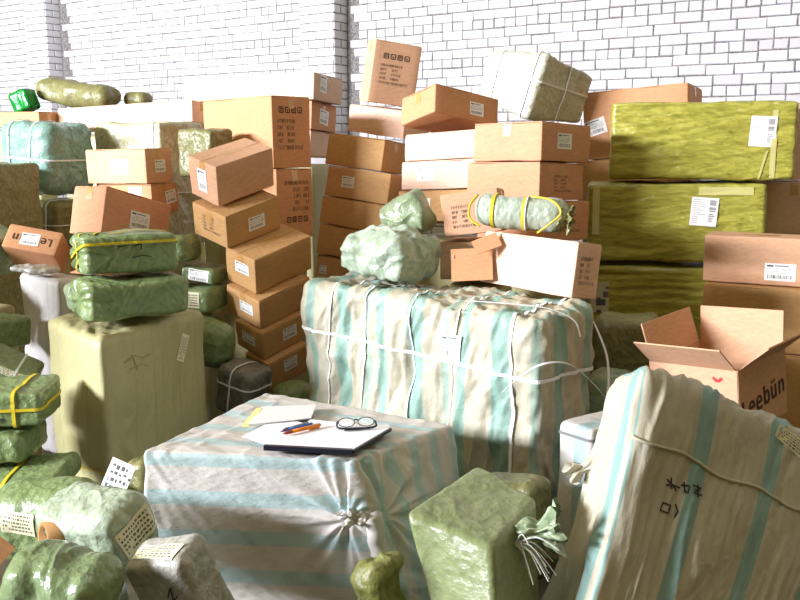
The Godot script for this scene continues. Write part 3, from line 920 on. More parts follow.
	C.call("small pale carton under the tilted tan carton", Vector3(0.400, 1.075, -4.620), Vector3(0.320, 0.190, 0.280), Vector3(0,-20,2), 2)
	C.call("long pale carton lying on the strapped bale, printed end", Vector3(0.621, 1.126, -4.000), Vector3(0.552, 0.236, 0.160), Vector3(-7.8,-51,-0.7), 2, {"print": [["R", 0.0, 0.0, 0.1, 0.13, false, false]], "tape": false})
	# upper left
	C.call("tall carton with handling icons and printed lines, set upright", Vector3(-0.910, 1.721, -5.800), Vector3(0.663, 0.429, 0.311), Vector3(0, -41, 1), 1, {"print": [["R", -0.05, 0.1, 0.21, 0.26, false, true]]})
	C.call("tall carton printed upside down beneath the upright printed one", Vector3(-0.892, 1.287, -5.800), Vector3(0.645, 0.427, 0.293), Vector3(0, -41, 1), 1, {"print": [["R", 0.1, 0.1, 0.2, 0.26, true, true]]})
	C.call("long carton along the crest with a tall label on its end", Vector3(-1.200, 2.114, -8.000), Vector3(1.380, 0.216, 0.430), Vector3(-4, -28.8, -0.5), 2, {"labels": [["R", -0.35, 0.3, 0.1, 0.14, -8, 0]]})
	C.call("long carton right beneath the crest carton with a square end label", Vector3(-1.190, 1.886, -8.000), Vector3(1.260, 0.226, 0.370), Vector3(-4, -28.8, -0.5), 4, {"labels": [["R", 0.0, 0.0, 0.13, 0.12, -8, 1]]})
	C.call("grey end carton under the two long ones", Vector3(-1.180, 1.661, -8.000), Vector3(1.200, 0.210, 0.360), Vector3(-4, -28.8, -0.5), 2)
	C.call("long flat carton under the olive sack on the crest", Vector3(-2.321,1.891,-8.0), Vector3(1.363,0.179,0.3), Vector3(-4.7,-19.2,2.4), 2)
	C.call("flat carton at the far end of the crest row", Vector3(-3.36,1.87,-8.15), Vector3(0.66,0.13,0.23), Vector3(0.3,-25.1,-0.2), 1)
	# right
	C.call("big carton behind the film bales with a tilted label", Vector3(1.713, 1.793, -6.438), Vector3(0.702, 0.457, 0.533), Vector3(-1.9, -28, 4.2), 1, {"labels": [["F", -0.8, -0.05, 0.17, 0.11, 14, 1]]})
	C.call("carton under the big one behind the film bales", Vector3(1.703, 1.381, -6.438), Vector3(0.745, 0.351, 0.533), Vector3(-1.9, -28, 4.2), 3)
	C.call("carton with a low label on the right stack", Vector3(1.855, 1.076, -4.600), Vector3(0.520, 0.238, 0.238), Vector3(0, -28.4, 0), 0, {"labels": [["F", 0.42, -0.42, 0.145, 0.087, 0, 0]]})
	C.call("plain carton under the labelled one on the right stack", Vector3(1.875, 0.791, -4.600), Vector3(0.520, 0.320, 0.393), Vector3(0, -28.4, 0), 3)
	C.call("lowest carton of the right stack", Vector3(1.875, 0.320, -4.600), Vector3(0.550, 0.610, 0.420), Vector3(0, -28.4, 0), 3)
	C.call("pale carton standing beyond the second film bale", Vector3(2.404, 1.268, -5.700), Vector3(0.352, 0.311, 0.404), Vector3(0,-3,0), 2)
	C.call("pale carton standing beyond the upper film bale", Vector3(2.508, 1.671, -5.887), Vector3(0.435, 0.477, 0.415), Vector3(0,-3,0), 2)
	# a tall unseen pile, added on the window side to shade the leaning stack
	C.call("carton on the pile that shades the leaning stack, uppermost", Vector3(-3.0, 1.93, -3.75), Vector3(0.46, 0.36, 0.4), Vector3(0, -62, 0), 0)
	C.call("carton on the pile that shades the leaning stack, second", Vector3(-3.0, 1.55, -3.75), Vector3(0.48, 0.38, 0.42), Vector3(0, -63, 0), 1)
	C.call("carton on the pile that shades the leaning stack, third", Vector3(-3.0, 1.15, -3.75), Vector3(0.48, 0.4, 0.42), Vector3(0, -64, 0), 1)
	open_carton()

func open_carton() -> void:
	var w := 0.38
	var h := 0.27
	var d := 0.40
	var o := thing("open_carton", "open carton with raised flaps and slanted lettering, behind the leaning bale", "carton", Vector3(1.335, 0.53, -3.62), Vector3(4, -47.3, 4.2))
	var m := cardboard(0)
	var t := 0.006
	part("floor_panel", box(w - 0.01, t, d - 0.01), m, o, Vector3(0, t, 0))
	var fp := part("side_panel", box(w, h, t), m, o, Vector3(0, h / 2, d / 2))
	part("side_panel", box(w, h, t), m, o, Vector3(0, h / 2, -d / 2))
	var rp := part("side_panel", box(t, h, d), m, o, Vector3(w / 2, h / 2, 0))
	part("side_panel", box(t, h, d), m, o, Vector3(-w / 2, h / 2, 0))
	# flaps hinge on the rim: [rim middle, size along rim, length, axis rotation]
	var f := func(at: Vector3, size: Vector3, rot: Vector3, shift: Vector3):
		var q := part("flap", box(size.x, size.y, size.z), m, o)
		q.basis = Basis.from_euler(Vector3(deg_to_rad(rot.x), deg_to_rad(rot.y), deg_to_rad(rot.z)))
		q.position = at + q.basis * shift
	var fl := 0.155
	f.call(Vector3(0, h, d / 2), Vector3(w - 0.01, t, fl), Vector3(-42, 0, 0), Vector3(0, 0, fl / 2))
	f.call(Vector3(0, h, -d / 2), Vector3(w - 0.01, fl, t), Vector3(-6, 0, 0), Vector3(0, fl / 2, 0))
	f.call(Vector3(w / 2, h, 0), Vector3(fl, t, d - 0.02), Vector3(0, 0, 38), Vector3(fl / 2, 0, 0))
	f.call(Vector3(-w / 2, h, 0), Vector3(t, fl, d - 0.02), Vector3(0, 0, 14), Vector3(0, fl / 2, 0))
	lettering("Leebün", 0.075, plain("print_ink", rgb8(70, 42, 30), 0.8), rp, Vector3(0.0035, h * -0.08, 0.0), Basis(Vector3.UP, PI / 2) * Basis(Vector3.BACK, 0.1))
	var red := plain("red_print", rgb8(206, 60, 60), 0.8)
	for k in 3:
		part("printed_mark", box(0.02, 0.012, 0.001), red, fp, Vector3(0.11 + (k - 1) * 0.012, h * 0.32 + (0.006 if k != 1 else 0.0), 0.0036), Vector3(0, 0, [-40, 0, 40][k]))

# ------------------------------------------------------------------ bagged parcels and sacks
func build_parcels() -> void:
	var green := film("film_green", rgb8(128, 146, 98), 0.36)
	var pale := film("film_pale_green", rgb8(158, 174, 140), 0.3)
	var olive := film("film_olive", rgb8(132, 128, 82), 0.42)
	var grey := film("film_grey", rgb8(120, 116, 108), 0.4)
	var milky := film("film_milky", rgb8(206, 206, 204), 0.3)
	var teal := film("film_teal", rgb8(136, 170, 160), 0.18)
	var ys := plain("yellow_strap", rgb8(206, 184, 40), 0.4)
	var ws := plain("white_strap", rgb8(225, 226, 228), 0.4)
	var ink := plain("marker_ink", rgb8(34, 34, 40), 0.7)
	var P := func(called, label, cat, pos, size, rot, mat, o := {}):
		var s := {"pos": pos, "size": size, "rot": rot, "mat": mat, "r": 0.028, "n": 36, "lump": 0.008, "lf": 4.0, "fold": 0.004, "fs": Vector3(7, 3, 7), "crump": 0.009, "cf": 4.0}
		s.merge(o, true)
		return soft(called, label, cat, s)
	# far left
	P.call("sack", "dull olive sack at the edge beside the blue film bale", "sack", Vector3(-2.43, 0.9, -5.45), Vector3(0.32, 1.28, 0.4), Vector3(0, -30, 0), olive)
	var a2 = P.call("film_bale", "blue green shiny film bale crossed by white straps", "bale", Vector3(-2.32, 1.566, -6.0), Vector3(0.5, 0.46, 0.4), Vector3(0, -32, -3), teal, {"crump": 0.03, "n": 44, "r": 0.08})
	strap(a2, "x", -0.45, ws, 0.01, 0.01)
	strap(a2, "x", 0.45, ws, 0.01, 0.01)
	strap(a2, "y", 0.0, ws, 0.01, 0.01)
	var a3 = P.call("sack_bale", "dark olive strapped bale under the blue green film bale", "bale", Vector3(-2.260, 1.145, -5.980), Vector3(0.460, 0.290, 0.400), Vector3(0, -32, 0), olive, {"crump": 0.006, "r": 0.04})
	strap(a3, "x", -0.25, ws, 0.01, 0.006)
	strap(a3, "x", 0.6, ws, 0.01, 0.006)
	strap(a3, "y", 0.0, ws, 0.007, 0.006)
	P.call("bagged_parcel", "light green bag leaning on the upside down carton", "parcel", Vector3(-2.300, 1.090, -4.920), Vector3(0.260, 0.240, 0.300), Vector3(0, -20, -20), pale)
	var a5 = P.call("bagged_parcel", "dark green bag with a pale slip at the edge, by the white bale", "parcel", Vector3(-2.330, 0.870, -4.580), Vector3(0.200, 0.240, 0.240), Vector3(0, -30, -25), olive)
	patch(a5, "paper_slip", label_mat(3), "F", -0.2, 0.2, 0.12, 0.07, 30)
	P.call("plastic_wrap", "crumpled grey plastic below the upside down carton", "plastic", Vector3(-1.900, 1.014, -4.640), Vector3(0.220, 0.030, 0.140), Vector3(0, -10, -4), milky, {"crump": 0.03, "r": 0.02})
	P.call("sack", "olive sack lying along the crest with a limp end", "sack", Vector3(-2.970, 2.105, -8.480), Vector3(0.820, 0.220, 0.300), Vector3(0, -20, -9), olive, {"r": 0.1, "lump": 0.03})
	P.call("foil_bundle", "bright green foil bundle at the end of the crest sack", "bundle", Vector3(-3.420, 2.040, -8.400), Vector3(0.200, 0.190, 0.160), Vector3(0, -20, 20), plain("green_foil", rgb8(24, 130, 50), 0.2, 0.3), {"crump": 0.02})
	P.call("sack", "small olive sack tip poking over the long flat carton", "sack", Vector3(-2.410, 2.060, -8.500), Vector3(0.240, 0.150, 0.200), Vector3(0, -20, 0), olive, {"r": 0.08})
	var h1 = P.call("film_bale", "pale crumpled film bale with a strap behind the two-label carton", "bale", Vector3(-1.70, 1.38, -6.2), Vector3(0.62, 0.82, 0.42), Vector3(0, -30, 0), film("film_straw_pale", rgb8(198, 194, 160), 0.34), {"crump": 0.02, "n": 44})
	strap(h1, "x", 0.8, ws, 0.008, 0.006)
	strap(h1, "y", -0.1, ws, 0.008, 0.006)
	P.call("sack", "crumpled olive cloth sack behind the topmost leaning carton", "sack", Vector3(-1.17, 1.60, -5.5), Vector3(0.27, 0.28, 0.2), Vector3(0, -30, 0), olive, {"crump": 0.03})
	# two tied parcels on the straw bale
	var u0 = P.call("bagged_parcel", "tied green parcel with a yellow band, on top of another parcel", "parcel", Vector3(-1.270, 1.170, -4.120), Vector3(0.270, 0.170, 0.420), Vector3(0, -58, 0), green, {"r": 0.03, "crump": 0.004, "lump": 0.008, "n": 56, "pinch": [[Vector3(0.0, 0.0, 0.21), 0.13, 0.018, 3.0]]})
	strap(u0, "y", 0.1, ys, 0.012, 0.006, 0.5)
	strap(u0, "x", 0.2, ys, 0.014, 0.006)
	strokes(u0, "R", [[Vector2(-0.3, 0.4), Vector2(-0.1, 0.45)], [Vector2(0.05, 0.4), Vector2(0.2, 0.5), Vector2(0.2, 0.2)], [Vector2(0.0, -0.2), Vector2(0.2, -0.1), Vector2(0.4, -0.2)]], ink, 0.004)
	var u1 = P.call("bagged_parcel", "plain green parcel under the yellow banded one", "parcel", Vector3(-1.240, 0.969, -4.080), Vector3(0.300, 0.165, 0.460), Vector3(0, -56, 0), green, {"r": 0.03, "crump": 0.004, "lump": 0.008, "n": 56, "pinch": [[Vector3(0.0, 0.0, 0.23), 0.14, 0.018, 3.0]]})
	P.call("bagged_parcel", "small pale bag wedged beside the two tied parcels", "parcel", Vector3(-1.530, 0.940, -4.220), Vector3(0.100, 0.150, 0.120), Vector3(0, -40, 12), pale, {"crump": 0.02, "r": 0.04})
	# left column of parcels
	P.call("bagged_parcel", "boxy dark green parcel on top of the left column", "parcel", Vector3(-2.000, 0.730, -4.440), Vector3(0.260, 0.150, 0.180), Vector3(0, -40, 0), green, {"r": 0.02, "crump": 0.004})
	var a8 = P.call("bagged_parcel", "tilted green parcel with a white strap and slip on the left column", "parcel", Vector3(-1.870, 0.600, -4.150), Vector3(0.300, 0.140, 0.220), Vector3(10, 8, -28), green, {"r": 0.025, "crump": 0.005})
	patch(a8, "paper_slip", label_mat(3), "F", 0.1, 0.75, 0.17, 0.04, 0)
	strap(a8, "x", 0.35, ws, 0.01, 0.006)
	var a9 = P.call("bagged_parcel", "green parcel tied crosswise with yellow straps", "parcel", Vector3(-1.660, 0.591, -3.660), Vector3(0.380, 0.145, 0.300), Vector3(0, 4, 0), green, {"r": 0.022, "crump": 0.004, "fs": Vector3(2, 10, 6)})
	strap(a9, "x", 0.45, ys, 0.014, 0.005)
	strap(a9, "y", 0.0, ys, 0.012, 0.005)
	strokes(a9, "F", [[Vector2(-0.4, -0.55), Vector2(-0.2, -0.5)], [Vector2(-0.1, -0.4), Vector2(-0.15, -0.7), Vector2(0.0, -0.6)], [Vector2(0.05, -0.45), Vector2(0.25, -0.5), Vector2(0.1, -0.7)]], ink, 0.006)
	P.call("bagged_parcel", "plain green parcel below the crosswise tied one", "parcel", Vector3(-1.700, 0.434, -3.620), Vector3(0.360, 0.130, 0.300), Vector3(0, 0, 0), green, {"r": 0.04, "crump": 0.006})
	var a11 = P.call("bagged_parcel", "flat green parcel with a cream slip and yellow band low in the left column", "parcel", Vector3(-1.560, 0.303, -3.500), Vector3(0.420, 0.090, 0.300), Vector3(6, 0, 6), green, {"r": 0.03, "crump": 0.006})
	patch(a11, "paper_slip", label_mat(3), "F", -0.35, 0.0, 0.14, 0.07, 0)
	strap(a11, "x", 0.0, ys, 0.014, 0.005)
	# bags in the left front corner
	var a12 = P.call("bagged_parcel", "green plastic bag with a printed slip beneath the left column", "parcel", Vector3(-1.300, 0.290, -3.140), Vector3(0.420, 0.280, 0.240), Vector3(12, -15, 6), green, {"r": 0.09, "n": 44, "crump": 0.014})
	patch(a12, "paper_slip", label_mat(3), "F", -0.1, 0.45, 0.13, 0.09, -12)
	var a13 = P.call("bagged_parcel", "torn plastic bag showing a cardboard tube end and a torn label", "parcel", Vector3(-0.919, 0.502, -2.580), Vector3(0.340, 0.220, 0.200), Vector3(14, -28, 6), film("film_torn_bag", rgb8(176, 188, 166), 0.26), {"r": 0.06, "n": 64, "crump": 0.016, "fold": 0.008})
	patch(a13, "torn_label", label_mat(3), "R", 0.0, 0.1, 0.14, 0.09, 14)
	var tube := lathe([Vector2(0.0, -0.05), Vector2(0.034, -0.05), Vector2(0.034, 0.03), Vector2(0.046, 0.03), Vector2(0.046, -0.06)], 20)
	part("cardboard_tube", tube, plain("tube_card", rgb8(160, 118, 66), 0.8), a13.node, surf(a13, Vector3(-0.4, 0.3, 1.0), 0.0), Vector3(68, -12, 8))
	P.call("bagged_parcel", "glossy green bag with deep creases in the corner", "parcel", Vector3(-0.906, 0.450, -2.270), Vector3(0.300, 0.240, 0.200), Vector3(16, -15, -6), film("film_gloss_green", rgb8(132, 150, 108), 0.24), {"r": 0.07, "n": 64, "crump": 0.018, "fold": 0.012, "fs": Vector3(8, 3, 3)})
	var a15 = P.call("bagged_parcel", "grey white bag with yellowish slip and pen scribble", "parcel", Vector3(-0.620, 0.398, -2.380), Vector3(0.210, 0.300, 0.150), Vector3(14, -16, 16), film("film_grey_white", rgb8(178, 174, 166), 0.45), {"r": 0.03, "crump": 0.006, "n": 44})
	patch(a15, "paper_slip", label_mat(3), "T", 0.0, -0.2, 0.16, 0.06, -10)
	strokes(a15, "F", [[Vector2(0.2, 0.3), Vector2(0.4, 0.5), Vector2(0.3, 0.2), Vector2(0.5, 0.3)], [Vector2(0.3, 0.1), Vector2(0.5, 0.15), Vector2(0.6, -0.05)], [Vector2(0.15, 0.0), Vector2(0.4, -0.02)]], ink, 0.004)
	P.call("bagged_parcel", "small olive parcel with a yellow strap behind the handwritten note", "parcel", Vector3(-0.970, 0.330, -3.260), Vector3(0.100, 0.300, 0.120), Vector3(0, -30, 0), olive, {"r": 0.03})
	# valley between the left heap and the leaning stack
	var v1 = P.call("bagged_parcel", "grey and green parcel with a cream slip on the valley pile", "parcel", Vector3(-1.270, 1.080, -4.990), Vector3(0.270, 0.150, 0.220), Vector3(0, -15, 6), green, {"r": 0.05})
	patch(v1, "paper_slip", label_mat(3), "F", -0.2, 0.0, 0.09, 0.12, 80)
	patch(v1, "paper_slip", label_mat(0), "F", -0.72, 0.1, 0.12, 0.08, 80)
	P.call("plastic_wrap", "blue white crumpled plastic in the valley pile", "plastic", Vector3(-1.340, 0.895, -4.950), Vector3(0.140, 0.130, 0.180), Vector3(0, -20, 0), film("film_bluish", rgb8(170, 186, 204), 0.2), {"crump": 0.03, "r": 0.04})
	var v3 = P.call("bagged_parcel", "green parcel with a grey slip, middle of the valley pile", "parcel", Vector3(-1.090, 0.940, -5.020), Vector3(0.220, 0.090, 0.200), Vector3(0, -20, -4), green)
	patch(v3, "paper_slip", label_mat(0), "F", 0.1, 0.0, 0.13, 0.07, -3)
	var v4 = P.call("bagged_parcel", "green parcel with a square cream slip, low in the valley pile", "parcel", Vector3(-1.120, 0.810, -4.970), Vector3(0.260, 0.130, 0.260), Vector3(0, -20, 0), green)
	patch(v4, "paper_slip", label_mat(3), "F", 0.3, 0.1, 0.085, 0.085, 0)
	P.call("sack", "soft green sack slumped below the valley pile", "sack", Vector3(-1.010, 0.600, -4.740), Vector3(0.260, 0.260, 0.200), Vector3(0, -30, -14), green, {"r": 0.12})
	var v6 = P.call("sack_bale", "dark grey strapped bundle at the foot of the leaning stack", "bundle", Vector3(-0.830, 0.380, -4.620), Vector3(0.220, 0.260, 0.220), Vector3(0, -30, -10), grey, {"r": 0.04})
	strap(v6, "x", 0.0, ws, 0.008, 0.006)
	strap(v6, "y", 0.3, ws, 0.008, 0.006)
	P.call("sack", "green sack between the leaning stack and the big strapped bale", "sack", Vector3(-0.560, 0.270, -4.660), Vector3(0.240, 0.280, 0.220), Vector3(0, -20, 14), green, {"r": 0.1})
	# on and behind the strapped bale
	P.call("plastic_wrap", "crumpled shiny green plastic sheet spread on the strapped bale", "plastic", Vector3(-0.040, 1.135, -4.280), Vector3(0.380, 0.200, 0.320), Vector3(0, -40, -6), film("film_sheet", rgb8(178, 192, 172), 0.32), {"crump": 0.055, "cf": 3.4, "cs": Vector3(1.0, 1.5, 0.6), "r": 0.06, "n": 80, "fold": 0.03, "fs": Vector3(4, 2, 5), "fr": Vector3(0, 30, 40)})
	P.call("plastic_wrap", "limp pale plastic bag draped over the crumpled sheet", "plastic", Vector3(0.030, 1.290, -4.570), Vector3(0.240, 0.200, 0.140), Vector3(0, -20, 30), pale, {"crump": 0.012, "r": 0.04, "n": 44, "fold": 0.02, "fs": Vector3(5, 2, 5), "fr": Vector3(0, 0, 40)})
	var tc := thing("torn_carton", "torn brown carton corner sticking out of the crumpled plastic", "carton", Vector3(0.31, 1.01, -4.10), Vector3(0, -18, 0))
	part("panel", box(0.19, 0.15, 0.006), cardboard(1), tc, Vector3(0.02, 0.1, 0), Vector3(-18, 8, 4))
	part("flap", box(0.12, 0.07, 0.006), cardboard(1), tc, Vector3(0.09, 0.2, 0.01), Vector3(-30, 10, 24))
	part("panel", box(0.006, 0.12, 0.16), cardboard(2), tc, Vector3(-0.08, 0.08, -0.07), Vector3(0, 10, 0))
	var rp = P.call("rolled_parcel", "pale rolled parcel with two yellow straps lying on the long carton", "parcel", Vector3(0.565, 1.339, -4.200), Vector3(0.440, 0.155, 0.170), Vector3(0, -20, -3), film("film_pale_roll", rgb8(186, 196, 180), 0.25), {"r": 0.07, "n": 44, "crump": 0.006, "lump": 0.01})
	for k in [-0.55, 0.12, 0.16]: strap(rp, "x", k, ys if k < 0.15 else ws, 0.016 if k < 0.15 else 0.006, 0.004)
	var cord := []
	for q in curve([Vector3(-0.2, 0.15, 0.05), Vector3(-0.225, 0.1, 0.09), Vector3(-0.22, 0.04, 0.09), Vector3(-0.17, 0.01, 0.09)], 16): cord.append(q)
	part("cord", sweep(cord, [Vector3.BACK], 0.008, 0.008, false, 6), ys, rp.node)
	cord = curve([Vector3(0.05, 0.16, 0.05), Vector3(0.15, 0.15, 0.07), Vector3(0.2, 0.1, 0.09), Vector3(0.16, 0.05, 0.1), Vector3(0.1, 0.0, 0.09)], 20)
	part("cord", sweep(cord, [Vector3.BACK], 0.008, 0.008, false, 6), ys, rp.node)
	part("tied_end", ruffle(0.06, 0.05, 0.06, 9, 12), film("film_straw", rgb8(170, 166, 112), 0.3), rp.node, Vector3(0.18, 0.07, 0.01), Vector3(0, 0, -95))
	# right side, below the film bales
	P.call("sack", "brownish olive sack behind the strapped bale's end", "sack", Vector3(1.1, 0.66, -4.28), Vector3(0.3, 0.36, 0.34), Vector3(0, -20, 0), olive, {"r": 0.06, "crump": 0.014})
	P.call("sack", "pale green sack slumped before the brownish olive one", "sack", Vector3(1.0, 0.48, -3.92), Vector3(0.36, 0.34, 0.3), Vector3(0, -10, -12), pale, {"r": 0.12, "crump": 0.014})
	var po := thing("document_pouch", "clear pouch of papers stuck on the lowest film bale", "pouch", Vector3(1.10, 0.74, -4.88), Vector3(0, -12.9, 2))
	part("papers", box(0.1, 0.17, 0.006), label_mat(5), po, Vector3(0, 0.085, 0))
	# bag in the centre foreground
	var fbm := film("film_front_bag", rgb8(140, 150, 104), 0.36)
	fbm.normal_scale = 0.42
	var fb := soft("bagged_parcel", "green plastic wrapped parcel with a bunched end, before the table bale", "parcel", {"c": [Vector3(0.228,0.2,-2.75),Vector3(0.43,0.2,-2.5),Vector3(0.254,0.625,-2.8),Vector3(0.425,0.584,-2.62),Vector3(0.12,0.2,-2.38),Vector3(0.27,0.2,-2.2),Vector3(0.015,0.587,-2.5),Vector3(0.256,0.545,-2.35)], "r": 0.022, "n": 80, "lump": 0.006, "lf": 3.0, "fold": 0.003, "fs": Vector3(4, 1.0, 4), "crump": 0.006, "cf": 2.0, "cs": Vector3(1.4, 0.6, 1.0), "mat": fbm})
	part("bunched_end", ruffle(0.03, 0.06, 0.12, 9, 6), film("film_pale_green", rgb8(158, 174, 140), 0.3), fb.node, surf(fb, Vector3(1.0, 0.75, -0.1), -0.01), Vector3(10, 0, -80))
	var strands := SurfaceTool.new()
	strands.begin(Mesh.PRIMITIVE_TRIANGLES)
	rng.seed = 77
	var s0 := surf(fb, Vector3(1.0, 0.7, 0.1), 0.0)
	for k in 16:
		var d := Vector3(rng.randf_range(0.02, 0.12), rng.randf_range(-0.12, 0.05), rng.randf_range(-0.02, 0.1))
		strands.append_from(sweep(curve([s0, s0 + d * 0.5 + Vector3(0, 0.03, 0), s0 + d], 8), [Vector3.UP], 0.0022, 0.0022), 0, Transform3D())
	part("loose_strands", strands.commit(), plain("strand", rgb8(206, 208, 200), 0.5), fb.node).set_meta("kind", "stuff")
	P.call("sack", "dark olive sack tucked behind the front parcel", "sack", Vector3(0.400, 0.340, -2.980), Vector3(0.260, 0.340, 0.160), Vector3(0, -40, 6), olive, {"r": 0.04})
	P.call("sack", "ragged yellow green sack under the front parcel", "sack", Vector3(-0.045, 0.260, -2.440), Vector3(0.110, 0.420, 0.130), Vector3(0, -30, 10), film("film_ragged", rgb8(128, 128, 66), 0.5), {"r": 0.03, "crump": 0.05, "n": 50, "fold": 0.02})
	P.call("sack", "ragged dark scraps heaped between the front parcel and the leaning bale", "sack", Vector3(0.370, 0.200, -2.200), Vector3(0.090, 0.320, 0.120), Vector3(0, -30, -10), film("film_dark_scraps", rgb8(84, 84, 52), 0.5), {"r": 0.04, "crump": 0.035})

# ------------------------------------------------------------------ papers, pens, spectacles, torn board
func quad_sheet(p: Array, t: float, mat: Material, called: String, parent: Node, nseg := 1) -> void:
	var st := SurfaceTool.new()
	st.begin(Mesh.PRIMITIVE_TRIANGLES)
	st.set_smooth_group(-1)
	var up := Vector3(0, t, 0)
	var q := func(a, b, c, d):
		for v in [a, d, c, a, c, b]: st.add_vertex(v)
	q.call(p[0] + up, p[1] + up, p[2] + up, p[3] + up)
	q.call(p[3], p[2], p[1], p[0])
	for i in 4: q.call(p[i], p[(i + 1) % 4], p[(i + 1) % 4] + up, p[i] + up)
	st.generate_normals()
	part(called, st.commit(), mat, parent)

func lathe(prof: Array, sides: int) -> ArrayMesh:
	var st := SurfaceTool.new()
	st.begin(Mesh.PRIMITIVE_TRIANGLES)
	for i in prof.size() - 1:
		st.set_smooth_group(0)
		for k in sides:
			var a := TAU * k / sides
			var c := TAU * (k + 1) / sides
			var f := func(p: Vector2, g: float): return Vector3(cos(g) * p.x, p.y, sin(g) * p.x)
			for q in [f.call(prof[i], a), f.call(prof[i + 1], c), f.call(prof[i], c), f.call(prof[i], a), f.call(prof[i + 1], a), f.call(prof[i + 1], c)]: st.add_vertex(q)
	st.generate_normals()
	return st.commit()

func pen(label: String, a: Vector3, b: Vector3, r: float, c: Color, cap: Color, key: String) -> void:
	var o := thing("pen", label, "pen", (a + b) / 2, Vector3.ZERO, "pens on the folder")
	var dir := (b - a).normalized()
	var l := (b - a).length()
	var side := dir.cross(Vector3.UP).normalized()
	o.basis = Basis(side, dir, side.cross(dir))
	part("barrel", lathe([Vector2(0.0, -l * 0.28), Vector2(r * 0.9, -l * 0.27), Vector2(r, 0), Vector2(r, l * 0.48), Vector2(r * 0.6, l * 0.5), Vector2(0, l * 0.5)], 12), plain(key, c, 0.3), o)
	part("grip", lathe([Vector2(0.0, -l * 0.5), Vector2(r * 0.25, -l * 0.49), Vector2(r * 0.85, -l * 0.4), Vector2(r * 1.02, -l * 0.27), Vector2(0, -l * 0.26)], 12), plain(key + "_tip", cap, 0.3), o)
	part("clip", box(0.003, l * 0.28, 0.002), plain(key, c, 0.3), o, Vector3(0, l * 0.33, -r - 0.002))

